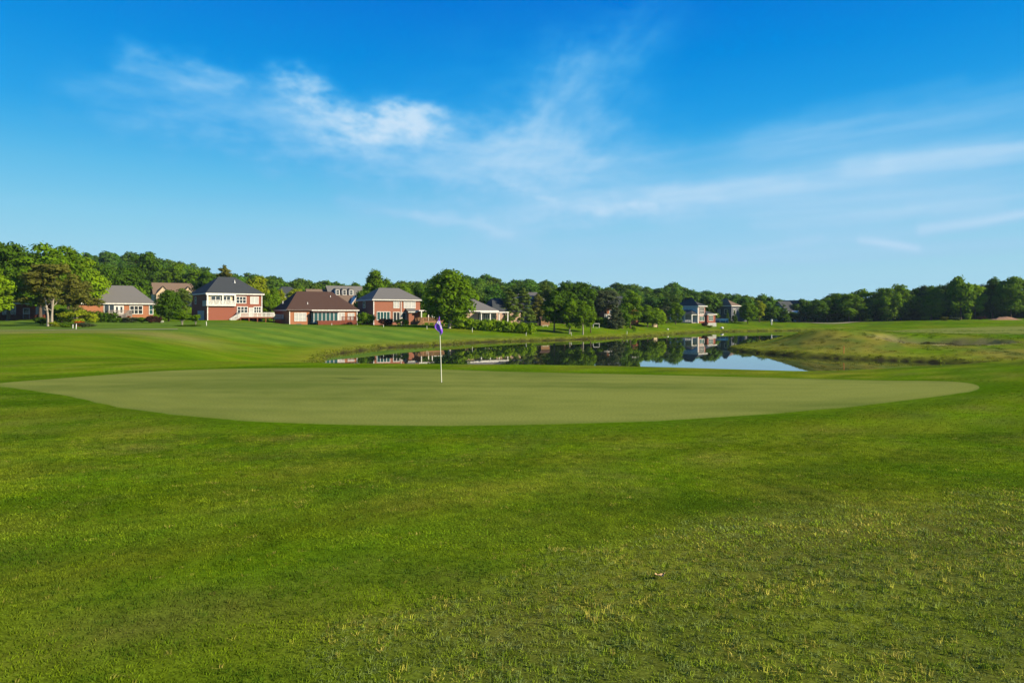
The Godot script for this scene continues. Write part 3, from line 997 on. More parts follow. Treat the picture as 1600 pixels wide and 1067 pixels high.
func window(root: Node, x: float, y: float, w: float, h: float, n: int, rows_: int, glass: Material, side := "front", z := 0.0, called := "window", frame: Material = null) -> MeshInstance3D:
	# n by rows_ panes in a frame that stands proud of the wall; x, y its lower left corner on the wall
	var b := MB.new()
	var e := 0.14
	var f: Material = frame if frame else M.white_paint
	b.box(Vector3(-e, -e, 0.0), Vector3(w + e, 0.0, 0.1))
	b.box(Vector3(-e, h, 0.0), Vector3(w + e, h + e, 0.09))
	b.box(Vector3(-e, 0.0, 0.0), Vector3(0.0, h, 0.09))
	b.box(Vector3(w, 0.0, 0.0), Vector3(w + e, h, 0.09))
	for k in n - 1:
		var c := w * (k + 1) / n
		b.box(Vector3(c - 0.07, 0.0, 0.0), Vector3(c + 0.07, h, 0.075))
	for k in rows_ - 1:
		var c := h * (k + 1) / rows_
		b.box(Vector3(0.0, c - 0.045, 0.0), Vector3(w, c + 0.045, 0.065))
	var o := part(called, b.mesh(f), root)
	if side == "left":
		o.transform = Transform3D(Basis(Vector3.UP, -PI / 2), Vector3(-0.004, y, x))
	else:
		o.transform = Transform3D(Basis(), Vector3(x, y, z + 0.004))
	for k in n:
		for j in rows_:
			part("pane", box(Vector3(w * k / n + 0.01, h * j / rows_ + 0.01, 0.004), Vector3(w * (k + 1) / n - 0.01, h * (j + 1) / rows_ - 0.01, 0.035), glass), o)
	return o

func railing(x0: float, z0: float, x1: float, z1: float, y: float, h: float, m: Material, gap := 0.16, y1 := 1e9) -> ArrayMesh:
	var b := MB.new()
	var a := Vector3(x0, y, z0)
	var c := Vector3(x1, y if y1 > 1e8 else y1, z1)
	var up := Vector3(0, h, 0)
	b.tube([a + up, c + up], [0.06, 0.06], 4)
	b.tube([a + Vector3(0, 0.12, 0), c + Vector3(0, 0.12, 0)], [0.045, 0.045], 4)
	var n := int((c - a).length() / gap)
	for k in n + 1:
		var p := a.lerp(c, float(k) / maxi(n, 1))
		var t := 0.07 if k % 12 == 0 else 0.032
		b.box(p + Vector3(-t, 0.0, -t), p + Vector3(t, h + (0.08 if k % 12 == 0 else -0.02), t))
	return b.mesh(m)

func deck(root: Node, x0: float, x1: float, out: float, y: float, floor_m: Material, rail_m: Material, posts: int, drop := 2.0, sides := "lfr") -> MeshInstance3D:
	var o := part("deck", box(Vector3(x0, y - 0.25, 0.02), Vector3(x1, y, out), floor_m), root)
	for k in posts:
		var x := x0 + 0.12 + (x1 - x0 - 0.24) * k / maxi(posts - 1, 1)
		part("post", box(Vector3(x - 0.1, y - 0.25 - drop, out - 0.25), Vector3(x + 0.1, y - 0.25, out - 0.05), floor_m), o)
	if rail_m:
		if "f" in sides: part("railing", railing(x0 + 0.08, out - 0.08, x1 - 0.08, out - 0.08, y, 1.0, rail_m), o)
		if "l" in sides: part("railing", railing(x0 + 0.08, 0.1, x0 + 0.08, out - 0.25, y, 1.0, rail_m), o)
		if "r" in sides: part("railing", railing(x1 - 0.08, 0.1, x1 - 0.08, out - 0.25, y, 1.0, rail_m), o)
	return o

func stairs(root: Node, x0: float, x1: float, y0: float, y1: float, z0: float, z1: float, m: Material, rail_m: Material) -> void:
	# a flight falling along x from (x1, y1) to (x0, y0)
	var b := MB.new()
	var n := maxi(3, int((y1 - y0) / 0.18))
	for k in n:
		var t := float(k) / n
		b.box(Vector3(lerpf(x0, x1, t), lerpf(y0, y1, t) - 0.06, z0), Vector3(lerpf(x0, x1, t + 1.0 / n), lerpf(y0, y1, t) + 0.12, z1))
	var o := part("stairs", b.mesh(m), root)
	for z in [z0 + 0.06, z1 - 0.06]:
		part("railing", railing(x0, z, x1, z, y0, 1.0, rail_m, 0.16, y1), o)

func house(label: String, px: float, d: float, base: float, yaw: float, w: float, dep: float, hgt: float, wall: Material, foot := 1.6) -> Node3D:
	pads.append([(px - 800.0) / F * d + w * 0.4, d + dep * 0.3, maxf(w, dep) * 0.7, base])
	var o := thing("house", label, "house", Vector3((px - 800.0) / F * d, base, -d), deg_to_rad(yaw), "houses beside the golf course")
	part("wall", box(Vector3(0, -foot, -dep), Vector3(w, hgt, 0), wall), o)
	return o

func hipped(o: Node3D, w: float, dep: float, hgt: float, ridge: Array, roof: Material, over := 0.45) -> MeshInstance3D:
	part("fascia", fascia(w, dep, hgt, over, M.white_paint), o)
	return part("roof", hip_roof(w, dep, hgt + 0.055, ridge, over + 0.06, roof), o)

func vent_pipe(roof: Node, at: Vector3) -> void:
	var b := MB.new()
	b.tube([at + Vector3(0, -0.3, 0), at + Vector3(0, 0.5, 0)], [0.1, 0.08], 8)
	b.tube([at + Vector3(0, -0.2, 0), at + Vector3(0, 0.06, 0)], [0.26, 0.14], 8)
	part("vent_pipe", b.mesh(M.metal_light), roof)

func build_houses() -> void:
	# 0: brick house in the shade of the cedar, at the left edge
	var o := house("shaded dark red brick house behind the multi-stemmed cedar", -60, 150, 0.75, 33, 16, 10, 3.9, M.brick_red)
	hipped(o, 16, 10, 3.9, [4, 12, -5, 3.2], M.roof_slate)
	window(o, 7.2, 1.3, 2.2, 1.7, 2, 2, M.glass_teal); window(o, 11.0, 0.4, 1.0, 2.2, 1, 2, M.glass_dark)
	window(o, 13.4, 1.5, 1.5, 1.4, 2, 1, M.blind_white)
	deck(o, 6.0, 15.0, 2.6, 0.3, M.wood_red, M.wood_red, 5, 1.3)
	# 1: long ranch with the grey hip roof
	o = house("low orange brick house with a broad light grey hip roof", 122, 154, 1.25, 35, 15.0, 13, 3.4, M.brick_orange)
	var rf := hipped(o, 15.0, 13, 3.4, [4.8, 11.4, -6.5, 4.3], M.roof_grey, 0.5)
	var b := MB.new()
	b.tube([Vector3(3.3, 4.0, -0.5), Vector3(3.3, 4.9, -0.6)], [0.05, 0.05], 6)
	for k in 4:
		b.tube([Vector3(3.3, 4.9, -0.4 - 0.06 * k), Vector3(3.3, 4.9, -0.46 - 0.06 * k)], [0.5 - 0.1 * k, 0.4 - 0.1 * k], 12)
	part("satellite_dish", b.mesh(M.metal_dark), rf)
	window(o, 5.0, 1.3, 1.9, 1.6, 2, 1, M.glass_dark)
	var dr := part("door", box(Vector3(7.0, 0.75, 0.004), Vector3(8.9, 2.95, 0.08), M.white_paint), o)
	for x in [7.3, 8.2]:
		part("pane", box(Vector3(x, 1.2, 0.085), Vector3(x + 0.42, 2.6, 0.1), M.glass_dark), dr)
	window(o, 10.2, 1.0, 2.5, 1.75, 3, 2, M.glass_dark)
	window(o, 14.25, 0.9, 0.65, 2.0, 1, 2, M.glass_teal)
	deck(o, 5.6, 10.4, 2.4, 0.72, M.wood_grey, M.wood_grey, 4, 1.4)
	stairs(o, 8.2, 9.6, -0.6, 0.6, 2.42, 3.5, M.wood_red, M.wood_grey)
	# 2: two-storey brick with white balcony
	o = house("two-storey red brick house with white upper balcony and dark hip roof", 323.5, 155, 0.75, 38, 12.2, 14.6, 6.15, M.brick_rust)
	rf = hipped(o, 12.2, 14.6, 6.15, [4.2, 8.0, -7.0, 4.1], M.roof_slate)
	vent_pipe(rf, Vector3(7.2, 9.0, -4.4))
	# balcony: white floor, solid panel under a rail, posts, lintel and a shaded recess behind
	var bal := part("balcony", box(Vector3(-0.35, 3.25, -3.0), Vector3(6.1, 3.55, 0.55), M.white_paint), o)
	part("railing", railing(-0.25, 0.48, 6.0, 0.48, 3.55, 0.85, M.white_paint, 0.11), bal)
	part("railing", railing(-0.28, -2.9, -0.28, 0.3, 3.55, 0.85, M.white_paint, 0.11), bal)
	for x in [-0.25, 3.05, 5.75]:
		part("post", box(Vector3(x, 3.55, 0.32), Vector3(x + 0.32, 5.68, 0.54), M.white_paint), bal)
	part("lintel", box(Vector3(-0.35, 5.68, 0.02), Vector3(6.1, 5.95, 0.56), M.white_paint), bal)
	part("panel", box(Vector3(-0.2, 3.62, 0.4), Vector3(6.0, 4.25, 0.44), M.white_paint), bal)
	part("recess", box(Vector3(0.2, 3.6, 0.004), Vector3(5.6, 5.66, 0.03), M.siding_cream), bal)
	window(o, 0.8, 3.9, 1.9, 1.5, 2, 2, M.glass_dark, "front", 0.03); window(o, 3.4, 3.9, 1.5, 1.5, 2, 2, M.glass_dark, "front", 0.03)
	window(o, 6.35, 4.0, 2.1, 1.4, 3, 2, M.glass_dark)
	window(o, 9.6, 3.9, 1.7, 1.5, 2, 1, M.blind_white)
	window(o, 6.6, 1.75, 2.2, 1.3, 3, 2, M.glass_dark)
	window(o, 9.3, 0.85, 0.8, 1.95, 1, 2, M.blind_white, "front", 0.0, "door")
	window(o, 10.4, 1.75, 1.5, 1.3, 3, 2, M.glass_dark)
	part("downspout", box(Vector3(-0.09, -0.6, 0.01), Vector3(0.12, 6.0, 0.14), M.white_paint), o)
	part("downspout", box(Vector3(12.06, -0.6, 0.01), Vector3(12.26, 6.0, 0.14), M.white_paint), o)
	window(o, -11.0, 3.9, 1.0, 1.5, 1, 2, M.glass_teal, "left")
	var gd := part("garage_door", box(Vector3(-0.09, -0.35, -8.5), Vector3(-0.004, 2.2, -2.8), M.siding_blue), o)  # white door in shade: the pale blue paints that shade in
	for k in 5:
		part("panel", box(Vector3(-0.13, -0.25, -8.35 + k * 1.11), Vector3(-0.092, 2.1, -7.35 + k * 1.11), M.siding_blue), gd)
	var dk := deck(o, 6.3, 14.2, 3.0, 0.72, M.wood_red, M.white_paint, 5, 1.6)
	part("lower_floor", box(Vector3(14.22, 0.1, 0.3), Vector3(16.6, 0.3, 2.6), M.wood_grey), dk)
	part("railing", railing(14.3, 2.5, 16.5, 2.5, 0.3, 0.95, M.white_paint), dk)
	stairs(o, 4.3, 6.28, -0.7, 0.55, 2.0, 3.0, M.wood_red, M.white_paint)
	# 3: brown roof
	o = house("single-storey orange brick house with a broad brown roof and sunroom", 449.5, 160, -0.35, 31, 16.6, 14.2, 3.5, M.brick_orange)
	rf = hipped(o, 16.6, 14.2, 3.5, [3.8, 12.4, -7.1, 4.55], M.roof_brown)
	vent_pipe(rf, Vector3(5.0, 4.85, -1.8)); vent_pipe(rf, Vector3(11.4, 6.6, -4.8)); vent_pipe(rf, Vector3(0.6, 5.2, -8.0))
	part("wing", box(Vector3(0.0, -1.6, 0.0), Vector3(4.6, 3.24, 1.6), M.brick_orange), o)
	part("wing_roof", box(Vector3(-0.45, 3.25, 0.0), Vector3(5.0, 3.5, 2.05), M.roof_brown), o)
	window(o, 1.2, 0.95, 2.5, 1.75, 3, 2, M.blind_white, "front", 1.6)
	part("vent_grille", box(Vector3(1.6, -0.35, 1.604), Vector3(2.7, 0.25, 1.66), M.metal_dark), o)
	part("downspout", box(Vector3(-0.1, -0.6, 1.61), Vector3(0.1, 3.2, 1.74), M.white_paint), o)
	part("downspout", box(Vector3(16.5, -0.6, 0.01), Vector3(16.7, 3.3, 0.14), M.white_paint), o)
	var sr := part("sunroom", box(Vector3(5.2, 0.35, 0.02), Vector3(11.0, 0.75, 3.0), M.white_paint), o)
	part("sunroom_roof", box(Vector3(5.0, 2.85, 0.02), Vector3(11.2, 3.08, 3.2), M.roof_brown), sr)
	part("glazing", box(Vector3(5.35, 0.75, 0.02), Vector3(10.85, 2.85, 2.9), M.glass_teal), sr)
	for k in 7:
		part("mullion", box(Vector3(5.2 + k * 0.945, 0.75, 2.86), Vector3(5.33 + k * 0.945, 2.85, 2.99), M.white_paint), sr)
	for k in 2:
		part("mullion", box(Vector3(5.2, 0.75, 0.5 + k * 1.1), Vector3(5.34, 2.85, 0.63 + k * 1.1), M.white_paint), sr)
	window(o, 12.0, 0.75, 1.4, 2.0, 2, 1, M.blind_white, "front", 0.0, "door")
	window(o, 14.4, 1.0, 1.4, 1.6, 2, 1, M.blind_white)
	dk = part("deck", box(Vector3(5.6, 0.7, 3.05), Vector3(14.9, 0.94, 5.2), M.wood_red), o)
	for k in 31:
		part("board", box(Vector3(5.62 + k * 0.3, -0.7, 5.2), Vector3(5.89 + k * 0.3, 0.92, 5.25 + 0.012 * (k % 3)), M.wood_red), dk)
	part("railing", railing(11.3, 5.1, 14.8, 5.1, 0.94, 0.95, M.wood_red), dk)
	part("railing", railing(14.8, 3.1, 14.8, 5.0, 0.94, 0.95, M.wood_red), dk)
	part("platform", box(Vector3(11.2, 0.7, 0.02), Vector3(14.9, 0.94, 3.04), M.wood_red), dk)
	# 4: two-storey with grey roof behind bushes
	o = house("two-storey orange brick house with grey hip roof and covered porch", 583.5, 168, -0.55, 29, 12.2, 13.7, 6.3, M.brick_clay)
	rf = hipped(o, 12.2, 13.7, 6.3, [3.6, 8.9, -6.85, 3.1], M.roof_grey)
	vent_pipe(rf, Vector3(4.2, 8.2, -5.2))
	window(o, 5.2, 4.3, 1.35, 1.5, 2, 2, M.blind_white); window(o, 7.9, 4.3, 2.9, 1.5, 3, 2, M.blind_white)
	part("downspout", box(Vector3(-0.1, -0.8, 0.01), Vector3(0.12, 6.1, 0.14), M.white_paint), o)
	part("downspout", box(Vector3(7.0, -0.8, 0.01), Vector3(7.16, 6.1, 0.12), M.white_paint), o)
	window(o, 0.9, 1.3, 3.2, 1.9, 4, 1, M.glass_teal); window(o, 5.1, 1.0, 1.6, 2.1, 2, 1, M.glass_dark, "front", 0.0, "door")
	window(o, 7.4, 1.0, 0.9, 2.0, 1, 1, M.glass_dark, "front", 0.0, "door")
	window(o, -8.6, 4.3, 1.7, 1.6, 2, 2, M.glass_teal, "left")
	var bay := part("bay", box(Vector3(8.6, -1.6, 0.0), Vector3(10.4, 3.3, 1.4), M.brick_clay), o)
	b = MB.new()
	b.quad(Vector3(8.3, 3.3, 1.8), Vector3(10.7, 3.3, 1.8), Vector3(10.7, 4.1, 0.01), Vector3(8.3, 4.1, 0.01))
	b.quad(Vector3(8.3, 3.3, 0.01), Vector3(10.7, 3.3, 0.01), Vector3(10.7, 3.3, 1.8), Vector3(8.3, 3.3, 1.8))
	b.tri(Vector3(8.3, 3.3, 0.01), Vector3(8.3, 3.3, 1.8), Vector3(8.3, 4.1, 0.01)); b.tri(Vector3(10.7, 3.3, 1.8), Vector3(10.7, 3.3, 0.01), Vector3(10.7, 4.1, 0.01))
	part("bay_roof", b.mesh(M.roof_grey), bay)
	part("bay_fascia", box(Vector3(8.28, 3.08, 1.7), Vector3(10.72, 3.29, 1.86), M.white_paint), bay)
	var po := part("porch_roof", box(Vector3(10.75, 3.4, -0.6), Vector3(14.9, 3.7, 3.0), M.white_paint), o)
	for p in [[14.2, 2.7], [14.2, 0.2], [11.3, 2.7]]:
		part("post", box(Vector3(p[0], 0.8, p[1]), Vector3(p[0] + 0.24, 3.4, p[1] + 0.24), M.white_paint), po)
	dk = deck(o, 10.5, 17.6, 3.2, 0.8, M.wood_tan, M.wood_tan, 6, 1.8)
	stairs(o, 9.9, 11.5, -0.9, 0.7, 3.25, 4.3, M.wood_tan, M.wood_tan)
	part("railing_cap", box(Vector3(14.6, 1.85, 3.0), Vector3(17.7, 1.98, 3.25), M.white_paint), dk)
	# 5: pale house right of the big tree
	o = house("pale pinkish brick house with steep grey hip roof and shaded porch", 727, 172, -0.9, 26, 8.6, 12, 3.9, M.brick_pink)
	hipped(o, 8.6, 12, 3.9, [1.6, 2.6, -4.4, 4.5, -9.0], M.roof_grey)
	part("porch_floor", box(Vector3(3.4, 0.2, 0.02), Vector3(10.6, 0.45, 2.6), M.white_paint), o)
	po = part("porch_roof", box(Vector3(2.9, 3.35, 0.02), Vector3(10.8, 3.62, 2.9), M.white_paint), o)
	part("porch_shade", box(Vector3(3.5, 0.45, 0.03), Vector3(8.5, 3.3, 0.06), M.shadow_grey), o)  # flat dark panel painting the shade under the porch roof
	for k in 4:
		part("column", box(Vector3(3.2 + k * 2.45, 0.45, 2.3), Vector3(3.45 + k * 2.45, 3.35, 2.55), M.white_paint), po)
	for k in 3:
		window(o, 3.9 + k * 1.6, 0.9, 1.0, 2.0, 2, 2, M.glass_teal, "front", 0.06)
	part("rear_wing", box(Vector3(8.6, -1.2, -11), Vector3(16.4, 3.6, -1.5), M.brick_pink), o)
	part("rear_roof", hip_roof(7.8, 9.5, 3.66, [1.5, 5.0, -4.75, 3.6], 0.5, M.roof_slate), o, Vector3(8.6, 0, -1.5))
	# 6: row on the slope behind
	o = house("cream gabled house showing over the bush between the first two houses", 240, 226, 4.7, 33, 12.5, 9, 4.2, M.siding_cream, 3.0)
	part("roof", gable_roof(0, 12.5, 0, -9, 4.2, 3.6, 0.4, true, M.roof_tan), o)
	for k in 2:
		var gx := 0.6 + k * 7.6
		var gb := part("gable", gable_wall(gx, gx + 4.2, 0.9, 4.0, 2.6, M.siding_cream), o)
		part("gable_wall", box(Vector3(gx, 0, 0.02), Vector3(gx + 4.2, 4.0, 0.9), M.siding_cream), gb)
		part("gable_roof", gable_roof(gx, gx + 4.2, 0.95, -3.5, 4.0, 2.6, 0.3, false, M.roof_tan), gb)
		window(gb, gx + 1.4, 3.0, 1.3, 1.2, 1, 2, M.glass_dark, "front", 0.9)
	o = house("tan roofed house showing just over the ridge of the brown roof", 484, 222, 2.8, 30, 11.5, 9, 3.8, M.siding_blue, 4.0)
	part("roof", gable_roof(0, 11.5, 0, -9, 3.8, 3.6, 0.4, true, M.roof_tan), o)
	part("gable", gable_wall(-4.5, 4.5, 0.0, 3.8, 3.5, M.siding_blue), o).transform = Transform3D(Basis(Vector3.UP, -PI / 2), Vector3(-0.01, 0, -4.5))
	o = house("house with three arched dormers in a row on its grey roof", 517, 224, 2.0, 30, 11.5, 10, 5.0, M.brick_pink, 4.0)
	part("roof", gable_roof(0, 11.5, 0, -10, 5.0, 4.4, 0.45, true, M.roof_grey), o)
	part("verge_board", box(Vector3(-0.55, 4.3, -0.1), Vector3(-0.35, 4.9, 0.6), M.white_paint), o)
	for k in 3:
		var dm := part("dormer", box(Vector3(1.7 + k * 2.3, 6.0, -2.6), Vector3(3.1 + k * 2.3, 8.1, -0.9), M.white_paint), o)
		b = MB.new()
		for j in 8:
			var a0 := PI * j / 8.0
			var a1 := PI * (j + 1) / 8.0
			var cx := 2.4 + k * 2.3
			b.quad(Vector3(cx + cos(a0) * 0.85, 8.1 + sin(a0) * 0.7, -0.8), Vector3(cx + cos(a0) * 0.85, 8.1 + sin(a0) * 0.7, -3.6), Vector3(cx + cos(a1) * 0.85, 8.1 + sin(a1) * 0.7, -3.6), Vector3(cx + cos(a1) * 0.85, 8.1 + sin(a1) * 0.7, -0.8))
			b.tri(Vector3(cx, 8.1, -0.82), Vector3(cx + cos(a0) * 0.85, 8.1 + sin(a0) * 0.7, -0.82), Vector3(cx + cos(a1) * 0.85, 8.1 + sin(a1) * 0.7, -0.82))
		part("dormer_roof", b.mesh(M.roof_grey), dm)
		window(dm, 1.95 + k * 2.3, 6.6, 0.9, 1.4, 1, 2, M.glass_dark, "front", -0.9)
	o = house("gabled house with small white window squeezed between brown and grey roofs", 536, 212, 1.8, 30, 9.5, 9, 3.6, M.brick_pink, 4.0)
	part("roof", gable_roof(0, 9.5, 0, -9, 3.6, 2.5, 0.5, true, M.roof_tan), o)
	var gb2 := part("gable", gable_wall(2.4, 5.6, 1.6, 3.8, 2.1, M.brick_pink), o)
	part("gable_wall", box(Vector3(2.4, 0, 0.02), Vector3(5.6, 3.8, 1.6), M.brick_pink), gb2)
	part("gable_roof", gable_roof(2.4, 5.6, 1.7, -2.0, 3.8, 2.1, 0.35, false, M.white_paint), gb2)
	window(gb2, 3.4, 2.3, 1.1, 1.3, 1, 2, M.glass_dark, "front", 1.6)
	part("end_gable", gable_wall(-4.5, 4.5, 0.0, 3.6, 2.4, M.siding_cream), o).transform = Transform3D(Basis(Vector3.UP, PI / 2), Vector3(9.51, 0, -4.5))
	o = house("dark slate roofed house among trees behind the white deck", 428, 232, 3.6, 30, 10, 9, 4.4, M.siding_cream, 4.0)
	hipped(o, 10, 9, 4.4, [3.5, 6.5, -4.5, 3.6], M.roof_slate)
	o = house("house of grey hipped roofs behind the olive pines", 788, 200, -0.4, -8, 13, 11, 4.4, M.brick_pink, 3.0)
	hipped(o, 13, 11, 4.4, [4, 9, -5.5, 4.6], M.roof_grey)
	window(o, 2.0, 1.2, 1.8, 1.6, 2, 2, M.glass_dark); window(o, 8.0, 1.2, 1.8, 1.6, 2, 2, M.glass_dark)
	# 9: brick house in the middle of the trees
	o = house("orange brick house with white stair landing half hidden by dark trees", 949, 205, -0.55, 22, 11, 9, 4.6, M.brick_orange, 2.5)
	hipped(o, 11, 9, 4.6, [3.4, 7.6, -4.5, 3.6], M.roof_slate)
	window(o, 0.8, 2.3, 1.6, 1.5, 2, 2, M.glass_dark); window(o, 6.0, 1.6, 1.6, 1.6, 2, 2, M.blind_white)
	dk = deck(o, -1.0, 4.0, 2.4, 1.7, M.white_paint, M.white_paint, 3, 2.4)
	stairs(o, 4.0, 7.2, -0.6, 1.6, 1.3, 2.4, M.wood_red, M.wood_red)
	# 10: blue siding on its shaded side, brick on its sunlit end
	o = house("two-storey house with blue siding, sunlit brick end and white porch across the pond", 1091, 240, -1.05, 40, 4.4, 10, 6.0, M.brick_red)
	hipped(o, 4.4, 10, 6.0, [1.8, 2.6, -3.6, 3.0, -7.5], M.roof_slate, 0.55)
	part("siding", box(Vector3(-0.12, -1.5, -10.0), Vector3(-0.004, 5.75, -0.15), M.siding_blue), o)
	part("corner_board", box(Vector3(-0.14, -1.5, -0.14), Vector3(0.3, 5.75, 0.03), M.white_paint), o)
	window(o, 0.9, 3.3, 2.7, 2.1, 4, 2, M.glass_dark); window(o, 0.9, 0.8, 2.7, 1.5, 3, 1, M.glass_teal)
	part("trim_band", box(Vector3(0.32, 2.75, 0.004), Vector3(4.4, 2.95, 0.06), M.white_paint), o)
	window(o, -9.0, 3.6, 1.2, 1.3, 1, 2, M.blind_white, "left")
	var po2 := part("porch_floor", box(Vector3(-3.2, -0.2, -9.6), Vector3(-0.13, 0.25, -0.4), M.wood_grey), o)
	part("porch_roof", hip_roof(9.4, 3.2, 3.15, [2.0, 7.4, -2.7, 1.5], 0.3, M.roof_slate), o).transform = Transform3D(Basis(Vector3.UP, -PI / 2), Vector3(-3.35, 0, -9.7))
	part("porch_beam", box(Vector3(-3.3, 2.8, -9.7), Vector3(-3.0, 3.14, -0.3), M.white_paint), o)
	part("porch_beam", box(Vector3(-2.98, 2.8, -0.6), Vector3(-0.13, 3.14, -0.3), M.white_paint), o)
	for k in 4:
		part("column", box(Vector3(-3.3, 0.25, -9.6 + k * 3.0), Vector3(-2.95, 2.8, -9.25 + k * 3.0), M.white_paint), po2)
	part("railing", railing(-3.1, -9.4, -3.1, -0.6, 0.25, 0.9, M.white_paint), po2)
	for k in 2:
		window(o, -8.6 + k * 3.6, 0.5, 1.8, 2.0, 2, 2, M.glass_dark, "left")
	var lw := part("low_wing", box(Vector3(4.4, -1.6, -7.0), Vector3(9.4, 3.1, 0.8), M.brick_red), o)
	part("low_wing_roof", hip_roof(5.0, 7.8, 3.15, [0.4, 1.6, -4.0, 1.7], 0.5, M.roof_slate), lw, Vector3(4.4, 0.0, 0.8))
	part("low_wing_fascia", fascia(5.0, 7.8, 3.1, 0.45, M.white_paint), lw, Vector3(4.4, 0, 0.8))
	window(lw, 5.4, 0.9, 2.4, 1.6, 2, 2, M.glass_teal, "front", 0.8)
	# 11: brown hip roof in the trees
	o = house("shaded two-storey house with brown and tan hipped roofs near the blue pool", 1143, 262, -0.9, 38, 5.5, 9, 6.2, M.siding_shade, 2.0)
	hipped(o, 5.5, 9, 6.2, [2.3, 3.0, -3.6, 3.0, -5.5], M.roof_tan)
	window(o, 1.2, 3.4, 1.6, 1.5, 2, 2, M.glass_dark)
	var wg := part("wing", box(Vector3(5.5, -2, -5.0), Vector3(9.0, 3.6, 1.0), M.siding_shade), o)
	part("wing_roof", hip_roof(3.5, 6.0, 3.65, [1.5, 2.0, -2.2, 2.0, -4.0], 0.5, M.roof_tan), wg, Vector3(5.5, 0, 1.0))
	window(o, -6.0, 3.2, 1.1, 1.5, 1, 2, M.blind_white, "left"); window(o, -3.0, 3.2, 1.1, 1.5, 1, 2, M.glass_dark, "left")
	# 12: white gabled house at the far end of the bank
	o = house("large blue and brick house with white gable trim among dark trees", 1254, 285, -1.1, 40, 5.0, 9, 6.0, M.brick_orange, 2.0)
	part("roof", gable_roof(0, 5.0, 0, -9, 6.0, 2.8, 0.6, false, M.roof_slate), o)
	part("gable", gable_wall(0, 5.0, -0.01, 6.0, 2.7, M.white_paint), o)
	part("verge_board", gable_wall(-0.6, 2.0, 0.63, 5.5, 1.9, M.white_paint), o)
	window(o, 1.4, 3.6, 2.0, 1.6, 2, 2, M.glass_dark); window(o, 1.4, 0.9, 2.0, 1.5, 2, 2, M.blind_white)
	wg = part("long_wing", box(Vector3(-9.0, -2, -9.0), Vector3(0, 4.9, -2.5), M.siding_blue), o)
	part("long_wing_roof", gable_roof(-9.0, 0.3, -2.5, -9.0, 4.9, 3.4, 0.5, true, M.roof_slate), wg)
	part("long_wing_gable", gable_wall(-3.25, 3.25, 0.0, 4.9, 3.3, M.white_paint), wg).transform = Transform3D(Basis(Vector3.UP, -PI / 2), Vector3(-9.01, 0, -5.75))
	po = part("porch_roof", gable_roof(-6.4, -2.6, 0.4, -2.45, 3.0, 1.4, 0.3, false, M.white_paint), wg)
	for x in [-6.3, -3.1]:
		part("column", box(Vector3(x, -1.0, 0.0), Vector3(x + 0.4, 3.0, 0.4), M.white_paint), wg)
	window(wg, -8.2, 2.6, 1.2, 1.5, 1, 2, M.glass_dark, "front", -2.5)

# ---------------------------------------------------------------- small things
func at(px: float, d: float, lift := 0.0) -> Vector3:
	var x := (px - 800.0) / F * d
	return Vector3(x, ground(x, d) + lift, -d)

func stake(px: float, d: float, h: float, m: Material, label: String, called := "marker_stake", wide := 0.055) -> void:
	var b := MB.new()
	b.tube([Vector3(0, -0.2, 0), Vector3(0, h - 0.03, 0), Vector3(0.0, h, 0)], [wide, wide, wide * 0.55], 8)
	var o := part(called, b.mesh(m), self, at(px, d))
	o.rotation.z = sin(px) * 0.05
	tag(o, label, "stake", "marker stakes along the fairway")

